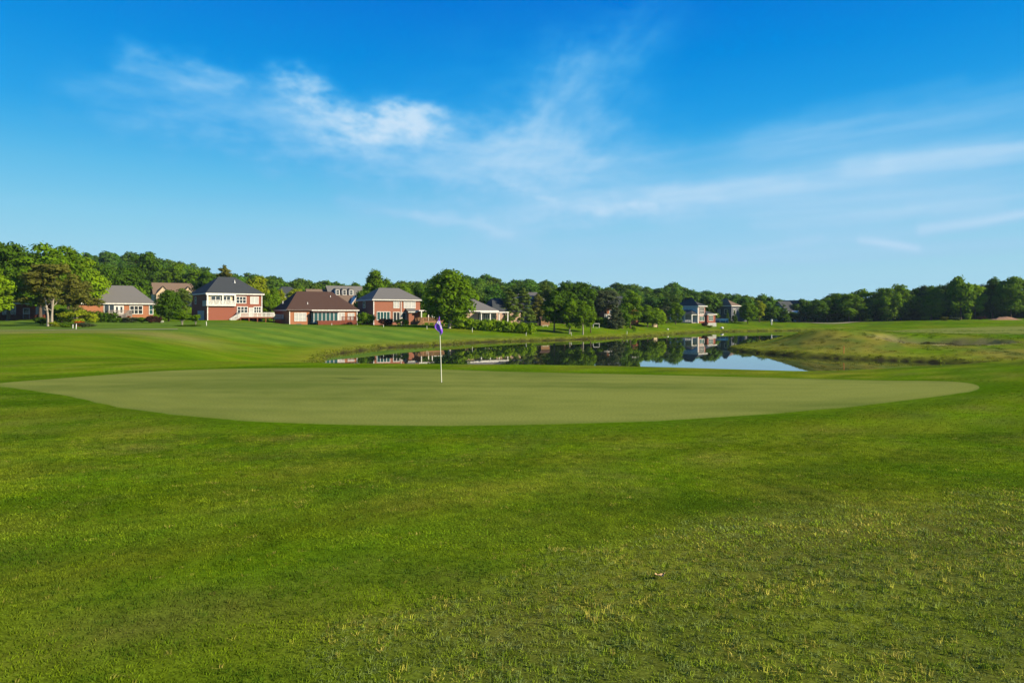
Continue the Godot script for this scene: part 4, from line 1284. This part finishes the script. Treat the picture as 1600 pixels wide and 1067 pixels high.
func build_flag() -> void:
	var g := Vector2(-2.29, 22.2)
	var y := ground(g.x, g.y)
	var o := thing("golf_flag", "purple golf flag with white lettering hanging limp on a pale flagstick", "golf flag", Vector3(g.x, y, -g.y))
	var top := Vector3(-0.075, 2.13, 0.0)
	var b := MB.new()
	b.tube([Vector3(0, -0.1, 0), top * 0.33, top], [0.015, 0.014, 0.011], 10)
	part("pole", b.mesh(M.pole_paint), o)
	b = MB.new()
	b.tube([top + Vector3(0, -0.005, 0), top + Vector3(0, 0.03, 0)], [0.02, 0.012], 10)
	part("finial", b.mesh(M.flag_cloth), o)
	# limp cloth: folds hanging from the top of the stick
	b = MB.new()
	var nu := 22
	var nv := 22
	for j in nv + 1:
		var t := float(j) / nv
		var l := -0.005 - 0.15 * smoothstep(0.0, 0.55, t) + 0.19 * smoothstep(0.55, 1.0, t)
		var r := 0.012 + 0.085 * smoothstep(0.05, 0.85, t) - 0.035 * smoothstep(0.85, 1.0, t)
		for i in nu + 1:
			var s := float(i) / nu
			var fold := 0.05 * sin(s * 9.0 + 0.6 + t * 1.3) * smoothstep(0.02, 0.4, t) * (1.0 - 0.4 * t) + 0.02
			b.v.append(top + Vector3(lerpf(l, r, s) + 0.072 * 0.26 * t, -0.56 * t - 0.02 * sin(s * 6.0) * t, fold + 0.02))
			b.c.append(Color.WHITE)
	b.n.resize(b.v.size())
	for j in nv + 1:
		for i in nu + 1:
			var k := j * (nu + 1) + i
			var l := k - (1 if i else 0); var r := k + (1 if i < nu else 0)
			var u := k - (nu + 1 if j else 0); var d := k + (nu + 1 if j < nv else 0)
			b.n[k] = (b.v[d] - b.v[u]).cross(b.v[r] - b.v[l]).normalized()
			if i < nu and j < nv:
				b.ix.append_array([k, k + 1, k + nu + 1, k + 1, k + nu + 2, k + nu + 1])
	var cloth := part("flag", b.mesh(M.flag_cloth), o)
	# white print: a ring and the strokes of the letters below it that show between the folds
	b = MB.new()
	var ring := top + Vector3(-0.012, -0.165, 0.095)
	for k in 16:
		var a0 := TAU * k / 16.0
		var a1 := TAU * (k + 1) / 16.0
		var e0 := Vector3(cos(a0), sin(a0), 0); var e1 := Vector3(cos(a1), sin(a1), 0)
		b.quad(ring + e0 * 0.022, ring + e0 * 0.046, ring + e1 * 0.046, ring + e1 * 0.022)
	part("lettering", b.mesh(M.print_white), cloth)
	for q in [[[0.012, -0.212], [0.055, -0.25], 0.016], [[0.045, -0.23], [0.066, -0.31], 0.015], [[0.058, -0.30], [0.082, -0.37], 0.017], [[0.02, -0.225], [0.03, -0.262], 0.012]]:
		b = MB.new()
		var p0 := top + Vector3(q[0][0], q[0][1], 0.098)
		var p1 := top + Vector3(q[1][0], q[1][1], 0.098)
		var sd := Vector3(q[2], q[2] * 0.25, 0)
		b.quad(p1 - sd, p1 + sd, p0 + sd, p0 - sd)
		part("lettering", b.mesh(M.print_white), cloth)
	b = MB.new()
	for k in 20:
		var a0 := TAU * k / 20.0
		var a1 := TAU * (k + 1) / 20.0
		b.tri(Vector3(0, 0.016, 0), Vector3(cos(a0), 0.3, -sin(a0)) * 0.054, Vector3(cos(a1), 0.3, -sin(a1)) * 0.054)
	part("cup", b.mesh(M.hole_dark), o)

func hedge(label: String, px0: float, px1: float, d: float, h: float, deep: float, leaves: String, count: int) -> void:
	var r := RandomNumberGenerator.new()
	r.seed = int(px0)
	var a := at(px0, d)
	var e := at(px1, d)
	var len := (e - a).length()
	var l := []
	for k in int(len * 7.0):
		var x := r.randf() * len
		var p := a.lerp(e, x / len)
		p.y = ground(p.x, -p.z)
		l.append([p - a + Vector3(r.randfn() * 0.2, h * r.randf_range(0.12, 0.8), r.randf_range(-0.4, 0.4) * deep), Vector3(0.8, 0.62, 0.75) * h * 0.48 * r.randf_range(0.8, 1.2), r.randf_range(0.8, 1.15)])
	var o := part("hedge", leaf_mass(r, l, count, 0.22), self, a)
	o.material_override = M[leaves]
	tag(o, label, "hedge")

func build_things() -> void:
	build_flag()
	# stakes
	stake(113, 96, 0.55, M.white_paint, "shorter white stake left of its twin by the flower bed")
	stake(118, 94, 0.72, M.white_paint, "taller white stake in front of the flower bed by the cedar")
	stake(322, 118, 0.75, M.white_paint, "white stake beside the cart path left of the white deck")
	stake(518, 152, 0.5, M.white_paint, "small white stake below the red deck boards of the sunroom")
	stake(599, 146, 0.5, M.white_paint, "white stake in front of the dark purple bush")
	stake(667, 150, 0.75, M.pole_paint, "pale stake on the grass left of the golf flag")
	stake(738, 152, 1.1, M.white_paint, "white stake with orange foot before the left end of the long hedge")
	stake(822, 152, 0.8, M.white_paint, "white stake before the right end of the long hedge")
	stake(893, 158, 0.8, M.white_paint, "white stake just right of the middle maple trunk")
	stake(980, 172, 0.8, M.white_paint, "white stake on the bank before the bright young shrub")
	stake(1015, 168, 0.55, M.white_paint, "short white stake at the water's edge of the far bank")
	stake(1319, 89, 1.0, M.stake_orange, "orange stake standing on the near bank of the grassy point", "marker_stake", 0.035)
	var pt := stake_like(1206, 246, "tall white post with rounded cap standing alone on the far bank", 2.0)
	pt.set_meta("category", "post")
	for q in [[1043.5, 205, 0.34, "white ball shaped marker on the grass left of the far blue house"], [1128.5, 226, 0.55, "rounded white stone on the grass before the blue pool"]]:
		var sm := SphereMesh.new()
		sm.radius = q[2]; sm.height = q[2] * 1.5; sm.radial_segments = 14; sm.rings = 8
		sm.material = M.white_paint
		var s := part("white_marker", sm, self, at(q[0], q[1], q[2] * 0.5))
		tag(s, q[3], "marker")
	# soccer goal
	var g := thing("soccer_goal", "small white soccer goal on the lawn before the clipped hedge", "goal", at(932, 182), deg_to_rad(12))
	var b := MB.new()
	b.tube([Vector3(-0.85, 0, 0), Vector3(-0.85, 1.15, 0), Vector3(0.85, 1.15, 0), Vector3(0.85, 0, 0)], [0.07, 0.07, 0.07, 0.07], 6)
	part("frame", b.mesh(M.white_paint), g)
	b = MB.new()
	for x in [-0.85, 0.85]:
		b.tube([Vector3(x, 1.15, 0), Vector3(x, 0.02, -0.8)], [0.04, 0.04], 5)
	b.tube([Vector3(-0.85, 0.04, -0.8), Vector3(0.85, 0.04, -0.8)], [0.04, 0.04], 5)
	part("stay", b.mesh(M.white_paint), g)
	# pool, fence, utility box
	var pl := thing("above_ground_pool", "pale blue above-ground pool behind the white stone", "pool", at(1127, 250), 0.35)
	var cyl := CylinderMesh.new()
	cyl.top_radius = 2.5; cyl.bottom_radius = 2.5; cyl.height = 0.75; cyl.radial_segments = 28; cyl.material = M.pool_blue
	part("wall", cyl, pl, Vector3(0, 1.05, 0))
	var cy2 := CylinderMesh.new()
	cy2.top_radius = 2.42; cy2.bottom_radius = 2.45; cy2.height = 1.0; cy2.radial_segments = 28; cy2.material = M.tarp_blue
	part("base", cy2, pl, Vector3(0, 0.17, 0))
	for k in 8:
		var a := TAU * k / 8.0
		part("upright", box(Vector3(-0.08, -0.3, -0.08), Vector3(0.08, 1.5, 0.08), M.white_paint), pl, Vector3(cos(a) * 2.56, 0, sin(a) * 2.56))
	var fc := thing("picket_fence", "white fence between the brick house and the blue pool", "fence", at(1106, 232), deg_to_rad(10))
	for k in 16:
		part("picket", box(Vector3(k * 0.2, -0.1, 0), Vector3(k * 0.2 + 0.15, 1.2, 0.03), M.white_paint), fc)
	part("rail", box(Vector3(0, 0.3, -0.06), Vector3(3.2, 0.42, -0.003), M.white_paint), fc)
	part("rail", box(Vector3(0, 0.9, -0.06), Vector3(3.2, 1.02, -0.003), M.white_paint), fc)
	var ub := thing("utility_box", "cream utility box with a dark vent below the round tree", "utility box", at(1023, 212), deg_to_rad(25))
	part("cabinet", box(Vector3(-0.65, -0.2, -0.5), Vector3(0.65, 1.2, 0.5), M.siding_cream), ub)
	part("vent", box(Vector3(0.1, 0.5, 0.504), Vector3(0.45, 0.85, 0.53), M.metal_dark), ub)
	var sh := thing("garden_shed", "small tan plank shed in the shade behind the maple trunks", "shed", at(850, 186), deg_to_rad(15))
	part("wall", box(Vector3(-1.2, -0.3, -1.2), Vector3(1.2, 1.6, 1.2), M.wood_tan), sh)
	part("roof", gable_roof(-1.2, 1.2, 1.2, -1.2, 1.6, 0.6, 0.15, true, M.roof_brown), sh)
	for k in 8:
		part("plank", box(Vector3(-1.2 + k * 0.3, -0.2, 1.204), Vector3(-0.93 + k * 0.3, 1.55, 1.23), M.wood_tan), sh)
	var bn := thing("garden_bench", "low yellow bench on the grass before the tan shed", "bench", at(852, 178), 0.2)
	part("seat", box(Vector3(-0.8, 0.3, -0.25), Vector3(0.8, 0.4, 0.25), M.pole_paint), bn)
	for x in [-0.65, 0.55]:
		part("leg", box(Vector3(x, -0.1, -0.2), Vector3(x + 0.1, 0.298, 0.2), M.pole_paint), bn)
	# two dead leaves and a bit of litter in the foreground turf
	for q in [[1031, 4.73, 0.05, "crumpled pale brown leaf beside a dry tuft in the foreground"], [1190, 2.97, 0.055, "curled tan leaf lying on the turf at the bottom edge"]]:
		b = MB.new()
		for i in 8:
			for j in 4:
				var f := func(u: float, w: float) -> Vector3:
					var wide := sin(PI * clampf(u * 0.94 + 0.03, 0, 1)) * 0.42
					return Vector3((u - 0.5) * 2.0, 0.25 * cos(u * 5.0) + absf(w) * absf(w) * 1.5 * wide + 0.08 * sin(u * 14.0 + w * 5.0), w * wide * 2.0) * q[2]
				b.quad(f.call(i / 8.0, j / 4.0 - 0.5), f.call((i + 1) / 8.0, j / 4.0 - 0.5), f.call((i + 1) / 8.0, (j + 1) / 4.0 - 0.5), f.call(i / 8.0, (j + 1) / 4.0 - 0.5))
		var lf := part("fallen_leaf", b.mesh(M.dry_leaf), self, at(q[0], q[1], 0.035))
		lf.rotation.y = q[0]
		tag(lf, q[3], "leaf")

func stake_like(px: float, d: float, label: String, h: float) -> Node3D:
	var o := thing("white_post", label, "post", at(px, d))
	var b := MB.new()
	b.tube([Vector3(0, -0.2, 0), Vector3(0, h * 0.62, 0)], [0.2, 0.2], 10)
	part("shaft", b.mesh(M.white_paint), o)
	b = MB.new()
	b.tube([Vector3(0, h * 0.6, 0), Vector3(0, h * 0.66, 0), Vector3(0, h * 0.92, 0), Vector3(0, h, 0)], [0.24, 0.36, 0.36, 0.2], 12)
	part("cap", b.mesh(M.white_paint), o)
	return o

func build_plants() -> void:
	make_kinds()
	# left edge
	var gl := "tall trees massed at the left edge"
	plant("broadleaf_tree", "tall", "leaf_mid", -45, 150, 17.5, 14, "tall green tree leaving the frame at the far left", "tree", gl)
	plant("broadleaf_tree", "tall", "leaf_dark", 12, 143, 17.0, 12, "dark tall tree behind the bright sapling at the left edge", "tree", gl)
	plant("broadleaf_tree", "tall", "leaf_mid", 62, 143, 16.9, 12.5, "tallest tree of the left mass, its top level with the hill", "tree", gl)
	plant("broadleaf_tree", "tall", "leaf_mid", 106, 150, 16.4, 12, "tall tree right behind the olive cedar's top", "tree", gl)
	plant("broadleaf_tree", "tall", "leaf_bright", 134, 158, 14.2, 10, "bright yellow-green tree hanging over the grey roof's left end", "tree", gl)
	plant("young_tree", "oval", "leaf_bright", -8, 124, 10.8, 6.5, "bright yellow-green young tree cut by the left frame edge", "tree")
	plant("cedar_tree", "cedar", "leaf_olive", 78, 115, 10.9, 11.5, "olive brown multi-stemmed cedar with pale trunks", "tree", "", "bark_pale")
	plant("cedar_tree", "cedar", "leaf_olive", 118, 128, 8.6, 7.5, "lower olive cedar leaning right of the multi-stemmed one", "tree", "", "bark_pale")
	plant("spreading_tree", "spread", "leaf_yellow", 120, 118, 2.9, 6.6, "low spreading yellow-green tree beside the cedar trunks", "tree")
	hedge("dark green clipped hedge in front of the grey-roofed ranch house", 138, 181, 140, 2.2, 1.6, "leaf_dark", 1800)
	plant("shrub", "bush", "leaf_mid", 117, 142, 3.3, 5.2, "large green shrub against the ranch house's left end", "shrub")
	plant("shrub", "bush", "leaf_dark", 96, 134, 3.0, 5.0, "dark shrub between the two olive cedars", "shrub")
	plant("flower_bed", "bush", "leaf_mid", 104, 108, 0.9, 2.6, "low green plants at the cedar's foot", "plant")
	plant("flower_bed", "bush", "leaf_grey", 128, 106, 0.9, 3.4, "grey-green flower bed behind the pair of white stakes", "plant")
	plant("orange_flowers", "bush", "petal_orange", 123, 114, 1.0, 1.7, "clump of orange flowers under the spreading tree", "flowers")
	plant("shrub", "bush", "leaf_yellow", 84, 112, 0.9, 1.8, "rounded yellow-green shrub right of the pale trunks", "shrub")
	plant("shrub", "bush", "leaf_dark", 62, 122, 1.6, 2.6, "dark shrub left of the pale cedar trunks", "shrub")
	plant("shrub", "bush", "leaf_grey", 205, 138, 1.2, 3.4, "grey-green low shrub before the brick wall of the ranch house", "shrub")
	plant("shrub", "bush", "leaf_mid", 190, 139, 1.0, 2.4, "bright low shrub right of the clipped hedge", "shrub")
	plant("shrub", "bush", "leaf_mid", 221, 138, 1.3, 2.2, "green mound shrub under the triple window", "shrub")
	plant("shrub", "bush", "leaf_purple", 236, 138, 1.6, 2.4, "dark reddish shrub left of the white roses", "shrub")
	plant("shrub", "bush", "leaf_purple", 246, 139, 1.4, 1.8, "second reddish shrub touching the white roses", "shrub")
	plant("rose_bush", "bush", "petal_white", 253, 137, 0.6, 0.7, "white flowering rose bush before the dense green tree", "flowers")
	plant("dense_tree", "maple", "leaf_dark", 263, 146, 7.0, 6.4, "dense green tree hiding the right end of the ranch house", "tree")
	plant("pine_tree", "loose", "leaf_pine", 284, 152, 7.4, 5.0, "loose pale green tree between the ranch house and the two-storey house", "tree")
	plant("crepe_myrtle", "vase", "leaf_mid", 284, 116, 2.75, 2.3, "taller vase-shaped shrub with pale stems beside the cart path", "shrub", "vase-shaped shrubs", "bark_pale")
	plant("crepe_myrtle", "vase", "leaf_mid", 305, 117, 2.1, 1.9, "smaller vase-shaped shrub in front of the garage door", "shrub", "vase-shaped shrubs", "bark_pale")
	plant("ground_cover_bed", "bush", "leaf_mid", 294, 115, 0.35, 4.6, "flat bed of ground cover round the vase-shaped shrubs", "plant")
	# trees behind the first three houses
	var gb := "trees on the slope behind the houses"
	for q in [["tall", "leaf_dark", 168, 196, 14.8, 11, "dark tree above the left end of the grey ranch roof"], ["tall", "leaf_dark", 203, 200, 14.2, 12, "dark tree above the middle of the grey ranch roof"], ["tall", "leaf_dark", 226, 238, 19.0, 12, "highest dark tree behind the ranch house"], ["wood", "leaf_mid", 208, 190, 9, 8, "lower green tree just over the grey ranch roof"], ["tall", "leaf_mid", 268, 246, 15.0, 12, "green tree above the cream gabled house"], ["tall", "leaf_mid", 304, 244, 13.6, 11, "green tree left of the two-storey house's roof"], ["tall", "leaf_dark", 326, 224, 12.8, 11, "dark tree touching the left slope of the slate roof"],
		["pine", "leaf_olive", 350, 196, 14.8, 8.5, "brown-green spruce tip over the slate roof"], ["round", "leaf_yellow", 398, 190, 11.8, 9.5, "rounded yellow-green tree right of the slate roof"], ["wood", "leaf_mid", 425, 184, 9.0, 6.0, "grey-green tree between the slate and brown roofs"], ["round", "leaf_yellow", 436, 200, 8.2, 5.0, "small yellowish tree behind the left slope of the brown roof"], ["oval", "leaf_mid", 418, 172, 6.6, 4.2, "narrow green tree beside the white deck's end"], ["round", "leaf_yellow", 462, 222, 8.0, 7, "pale green tree over the brown roof's left ridge end"],
		["tall", "leaf_mid", 588, 194, 15.2, 8.4, "tall bright tree standing over the grey two-storey roof"], ["wood", "leaf_mid", 570, 202, 9.5, 6, "lower tree left of the tall bright tree"], ["round", "leaf_mid", 628, 204, 11.4, 8, "green tree right behind the grey two-storey ridge"], ["wood", "leaf_dark", 655, 214, 11.5, 9, "dark tree between the grey roof and the big maple"]]:
		plant("backdrop_tree", q[0], q[1], q[2], q[3], q[4], q[5], q[6], "tree", gb)
	# round the grey two-storey house
	plant("shrub", "bush", "leaf_mid", 566, 160, 3.2, 3.0, "large green bush at the left corner of the two-storey brick house", "shrub")
	plant("shrub", "bush", "leaf_mid", 579, 161, 2.8, 2.6, "green bush touching the white downspout of the brick house", "shrub")
	plant("shrub", "bush", "leaf_purple", 602, 158, 1.9, 3.6, "dark purple bush under the teal windows", "shrub")
	plant("small_tree", "spread", "leaf_yellow", 627, 156, 1.9, 3.7, "low umbrella-shaped yellow-green bush before the brick house", "shrub")
	plant("maple_tree", "maple", "leaf_mid", 702, 156, 13.9, 13.6, "big rounded maple standing alone above the golf flag", "tree", "", "bark_pale")
	plant("shrub", "bush", "leaf_bright", 722, 160, 3.0, 3.2, "bright shrub filling the gap between maple and pale house", "shrub")
	hedge("long rounded hedge across the lawn right of the maple", 712, 834, 157, 2.5, 2.0, "leaf_bright", 13000)
	# olive pines and the trees round the middle
	var gm := "garden trees in the middle of the far bank"
	for q in [["pine", "leaf_pine", 797, 181, 9.9, 7.4, "olive pine at the right end of the shaded porch"], ["pine", "leaf_pine", 818, 184, 10.6, 7.4, "olive pine leaning over the long hedge"], ["pine", "leaf_olive", 840, 190, 9.0, 7.0, "lower olive pine right of the hedge's end"], ["oval", "leaf_dark", 866, 163, 10.2, 6.4, "dark oval tree, leftmost of the trunks on the lawn"], ["oval", "leaf_mid", 890, 162, 8.6, 5.0, "light green young maple with a thin pale trunk"], ["oval", "leaf_mid", 911, 162, 8.2, 4.8, "young maple with a reddish trunk foot"], ["oval", "leaf_mid", 923, 168, 6.6, 4.2, "small young maple nearest the soccer goal"],
		["pine", "leaf_pine", 852, 200, 12.4, 8.0, "layered pine rising behind the dark oval tree"], ["round", "leaf_dark", 882, 196, 12.8, 10.0, "broad dark tree behind the young maples, left one"], ["round", "leaf_dark", 908, 198, 12.6, 10.0, "broad dark tree behind the young maples, right one"], ["loose", "leaf_grey", 947, 204, 10.4, 8.4, "grey-green airy tree behind the soccer goal"], ["spruce", "leaf_grey", 962, 186, 7.6, 6.2, "blue-grey spruce over the orange brick house"], ["tall", "leaf_mid", 985, 194, 11.2, 7.4, "tall bright tree right of the blue-grey spruce"], ["wood", "leaf_dark", 973, 190, 6.4, 6.0, "dark low tree hiding the brick house's right part"], ["round", "leaf_mid", 1012, 204, 7.0, 8.0, "wide layered green tree above the utility box"], ["round", "leaf_bright", 1028, 208, 6.4, 5.6, "bright green right half of the wide layered tree"], ["round", "leaf_mid", 1056, 230, 7.6, 5.8, "round lawn tree left of the blue sided house"], ["loose", "leaf_grey", 1042, 236, 6.0, 5.0, "thin grey tree between the two round lawn trees"],
		["round", "leaf_mid", 1169, 246, 7.8, 7.6, "round lawn tree right of the brown hipped house"], ["oval", "leaf_yellow", 1187, 262, 8.4, 5.0, "yellowish tree behind the right-hand round lawn tree"], ["spruce", "leaf_dark", 1148, 254, 4.4, 2.8, "small dark conifer beside the pool"], ["spruce", "leaf_dark", 1137, 259, 4.8, 2.4, "narrow dark conifer before the brown hipped house"], ["oval", "leaf_mid", 1111, 288, 10.4, 6.8, "green tree between the blue sided house and the brown one"], ["spruce", "leaf_dark", 1225, 262, 7.2, 6.4, "dark shaded conifer left of the white gabled house"], ["wood", "leaf_dark", 1205, 272, 6.8, 8.0, "dark low tree behind the white post"], ["wood", "leaf_dark", 1236, 276, 4.2, 5, "dark bush under the white gabled house's porch"], ["wood", "leaf_dark", 1250, 276, 3.6, 4, "dark bush between porch column and brick end"]]:
		plant("garden_tree", q[0], q[1], q[2], q[3], q[4], q[5], q[6], "tree", gm, "bark_pale" if q[2] in [890, 911] else "bark_brown")
	plant("shrub", "bush", "leaf_bright", 991, 184, 1.7, 1.6, "bright upright young shrub behind a white stake", "shrub")
	plant("shrub", "bush", "leaf_mid", 965, 186, 1.2, 3.0, "low shrub at the foot of the brick house's stairs", "shrub")
	plant("shrub", "bush", "leaf_purple", 1101, 232, 1.3, 2.6, "red-brown shrub before the brick end of the blue house", "shrub")
	plant("shrub", "bush", "leaf_yellow", 1109, 229, 0.8, 2.4, "low straw-coloured shrub beside the red-brown one", "shrub")
	hedge("clipped dark hedge behind the soccer goal", 934, 951, 190, 2.3, 1.6, "leaf_mid", 1100)
	hedge("low dark hedge in the shade left of the blue house's porch", 1042, 1064, 238, 1.2, 1.4, "leaf_dark", 900)
	# the tree line on the right
	var gr := "tree line along the right-hand horizon"
	var right := [[1278, 8.5, "leaf_dark", "shaded tree where the tree line begins beside the white gabled house"], [1293, 9.6, "leaf_dark", "second shaded tree of the right-hand tree line"], [1309, 11.2, "leaf_mid", "greyish tree with hanging branches near the tree line's start"], [1327, 10.8, "leaf_mid", "lighter tree above the orange stake"], [1344, 12.4, "leaf_mid", "full round tree right of the one above the orange stake"], [1366, 11.4, "leaf_dark", "dark tree in the tree line's left third"], [1386, 12.6, "leaf_mid", "green tree above the small far bunker"], [1408, 13.8, "leaf_mid", "high bright tree left of the tree line's middle"], [1432, 12.4, "leaf_dark", "dark tree in the tree line's middle, above the mound"], [1456, 12.8, "leaf_mid", "loose topped tree right of the dark middle one"], [1480, 14.2, "leaf_dark", "dark tree below the tree line's highest crown"], [1502, 16.2, "leaf_mid", "highest crown of the right-hand tree line"], [1524, 12.8, "leaf_bright", "yellow-green tree right of the highest crown"], [1552, 15.4, "leaf_dark", "broad dark tree near the right frame edge"], [1580, 15.2, "leaf_mid", "broad green tree at the right frame edge"], [1606, 14.6, "leaf_dark", "dark tree cut by the right frame edge"], [1636, 14.8, "leaf_mid", "tree just beyond the right frame edge"]]
	for i in right.size():
		var q: Array = right[i]
		plant("line_tree", ["round", "tall", "maple", "tall", "wood", "tall", "round"][i % 7], q[2], q[0], 266 + (i * 37) % 11 - i * 0.9, q[1] * 1.06, 10.2 + (i * 13) % 4, q[3], "tree", gr)
	plant("line_tree", "loose", "leaf_grey", 1540, 266, 14.2, 6.0, "sparse grey tree seen through, right of the highest crown", "tree", gr)
	plant("line_tree", "loose", "leaf_grey", 1446, 262, 14.0, 6.0, "sparse tree whose thin top shows sky in the tree line", "tree", gr)
	for q in [[1513, 250, 2.5, 2.6, "leaf_bright", "bright rounded shrub before the tree line's dark foot"], [1476, 230, 1.5, 2.4, "leaf_olive", "brownish shrub left of the bright rounded one"], [1534, 224, 1.2, 3.2, "leaf_purple", "low reddish shrub left of the bare earth bank"], [1494, 228, 1.2, 3.0, "leaf_grey", "low grey shrub under the highest crown"], [1446, 258, 1.9, 3.4, "leaf_mid", "green shrub at the foot of the loose topped tree"], [1358, 262, 1.5, 3.6, "leaf_mid", "green shrub under the full round tree"], [1266, 268, 1.4, 3.0, "leaf_yellow", "pale shrub below the brick end of the white gabled house"]]:
		plant("shrub", "bush", q[4], q[0], q[1], q[2], q[3], q[5], "shrub")
	# far woods: they read as one mass
	var r := RandomNumberGenerator.new()
	r.seed = 515
	for v in 4:
		var spots := []
		var tint := []
		for k in 560:
			var d := 262.0 + 330.0 * pow(r.randf(), 1.25)
			var u := r.randf_range(-1.05, 1.1)
			if u > 0.30 and d < 285.0 and u < 0.46:
				continue
			var x := u * d
			if u > 0.2 and r.randf() < 0.35:
				continue
			var near_cap := 1.0
			# keep clear of the houses on the slope
			var px := 800.0 + u * F
			if d < 300.0 and px > 180.0 and px < 620.0:
				near_cap = 0.72
			var h := r.randf_range(0.85, 1.3) * near_cap * (1.0 if u < 0.2 else lerpf(1.0, 0.9, smoothstep(0.2, 0.4, u)))
			var w := h * r.randf_range(0.95, 1.35)
			spots.append(Transform3D(Basis(Vector3.UP, r.randf() * TAU) * Basis.from_scale(Vector3(w, h, w)), Vector3(x, ground(x, d, 60.0) - 0.5, -d)))
			var t := r.randf_range(0.7, 1.2)
			tint.append(Color(t * r.randf_range(0.8, 1.25), t, t * r.randf_range(0.8, 1.2)))
		scatter("far_woods", kinds.wood[v][1], M.leaf_far, spots, tint)
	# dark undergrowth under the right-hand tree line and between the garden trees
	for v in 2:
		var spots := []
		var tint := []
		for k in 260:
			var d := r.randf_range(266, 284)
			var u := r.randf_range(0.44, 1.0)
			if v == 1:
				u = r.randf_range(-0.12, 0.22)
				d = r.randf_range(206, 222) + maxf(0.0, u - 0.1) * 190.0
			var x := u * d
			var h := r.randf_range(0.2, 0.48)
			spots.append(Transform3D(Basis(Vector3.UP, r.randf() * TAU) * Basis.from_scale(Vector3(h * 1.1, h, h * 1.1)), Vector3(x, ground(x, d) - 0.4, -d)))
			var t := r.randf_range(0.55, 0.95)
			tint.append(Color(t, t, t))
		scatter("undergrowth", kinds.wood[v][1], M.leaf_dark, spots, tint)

func _ready() -> void:
	# camera: level, with the lens shifted down so that uprights stay upright
	var cam := Camera3D.new()
	cam.name = "camera"
	cam.position = Vector3(0, EYE, 0)
	cam.set_frustum(0.1, Vector2(0, -43.5 / F * 0.1), 0.1, 4000.0)
	add_child(cam)
	cam.current = true
	# sky and exposure
	var env := Environment.new()
	env.background_mode = Environment.BG_SKY
	env.sky = Sky.new()
	env.sky.sky_material = make_sky()
	env.background_energy_multiplier = 0.5
	env.tonemap_mode = Environment.TONE_MAPPER_LINEAR
	env.tonemap_exposure = 2.0
	env.fog_enabled = true
	env.fog_density = 0.00008
	env.fog_light_color = Color(0.72, 0.84, 0.95)
	env.sdfgi_enabled = true
	env.ssao_enabled = true
	env.ssil_enabled = true
	var we := WorldEnvironment.new()
	we.name = "environment"
	we.environment = env
	add_child(we)
	# low morning sun from the right, a little behind the camera
	var sun := DirectionalLight3D.new()
	sun.name = "sun"
	sun.light_color = Color(1.0, 0.93, 0.8)
	sun.light_energy = 1.6
	sun.light_angular_distance = 0.5
	sun.shadow_enabled = true
	add_child(sun)
	sun.look_at_from_position(Vector3(0.825, 0.462, 0.325) * 100.0, Vector3.ZERO)

	rng.seed = 1
	make_materials()
	setup_land()
	green_edge = spine([[-16.7, 21.6], [-15.1, 24.6], [-12.8, 26.9], [-7.8, 27.6], [-2.8, 27.2], [0, 26.4], [4.7, 25.2], [9, 24.2], [13.0, 23.2], [14.6, 21.9], [13.7, 19.8], [9.6, 17.1], [5.7, 15.2], [2.65, 14.1], [-1.4, 13.5], [-5.3, 14.1], [-9, 16], [-12.4, 18.7], [-15.0, 20.4]], 5)
	build_houses()
	build_ground()
	var putt := func(x: float, d: float) -> Color:
		var n := blot.get_noise_2d(x * 0.9, d * 5.0)
		var band := sin((d + 0.09 * x) * TAU / 1.15)
		var c := PUTT.lerp(Color(0.125, 0.165, 0.034), clampf(0.4 + n * 0.9 + band * 0.12 + 0.45 * blot.get_noise_2d(x * 14.0, d * 18.0) + 0.5 * blot.get_noise_2d(x * 2.0 + 70.0, d * 2.0), 0.0, 1.0))
		return c.lerp(DEEP * 1.3, 0.75 * smoothstep(-0.22, 0.0, in_green(x, d)) if d < 32.0 else 0.0)
	sheet("putting_green", green_edge, Vector2(-1.2, 20.5), 44, 0.014, M.putting_turf, putt)
	sheet("putting_green", spine([[66, 119], [74, 130], [88, 137], [110, 138], [125, 128], [118, 112], [98, 103], [82, 105], [71, 111]], 6), Vector2(94, 120), 22, 0.05, M.putting_turf, putt)
	var b := MB.new()
	var wp: PackedVector2Array = Geometry2D.offset_polygon(pond, 1.6)[0]
	var ti := Geometry2D.triangulate_polygon(wp)
	for p in wp:
		b.v.append(Vector3(p.x, WATER, -p.y)); b.n.append(Vector3.UP); b.c.append(Color.WHITE)
	for k in range(0, ti.size(), 3):
		var up: bool = (b.v[ti[k + 1]] - b.v[ti[k]]).cross(b.v[ti[k + 2]] - b.v[ti[k]]).y > 0.0
		b.ix.append_array([ti[k], ti[k + 2], ti[k + 1]] if up else [ti[k], ti[k + 1], ti[k + 2]])
	structure("pond_water", b.mesh(M.pond_water))
	ribbon("cart_path", [[-120, 94], [-78, 89], [-62, 90], [-51, 93], [-46, 96]], 1.0, 0.03, M.concrete)
	ribbon("cart_path", [[104, 262], [112, 258], [122, 256], [138, 262], [158, 270]], 2.4, 0.12, M.concrete)
	# bare earth bank before the tree line at the right edge
	b = MB.new()
	for k in 24:
		for j in 6:
			var f := func(i: float, l: float) -> Vector3:
				var x := 150.0 + i * 0.42
				var d := 212.0 + l * 0.9
				return Vector3(x, ground(x, d) - 0.1 + 1.1 * sin(PI * i / 24.0) * sin(PI * l / 6.0) * (1.0 + 0.4 * bumps.get_noise_2d(x * 9.0, d * 9.0)), -d)
			b.quad(f.call(k, j), f.call(k + 1, j), f.call(k + 1, j + 1), f.call(k, j + 1))
	structure("earth_bank", b.mesh(M.earth))
	build_plants()
	build_things()
	build_grass()
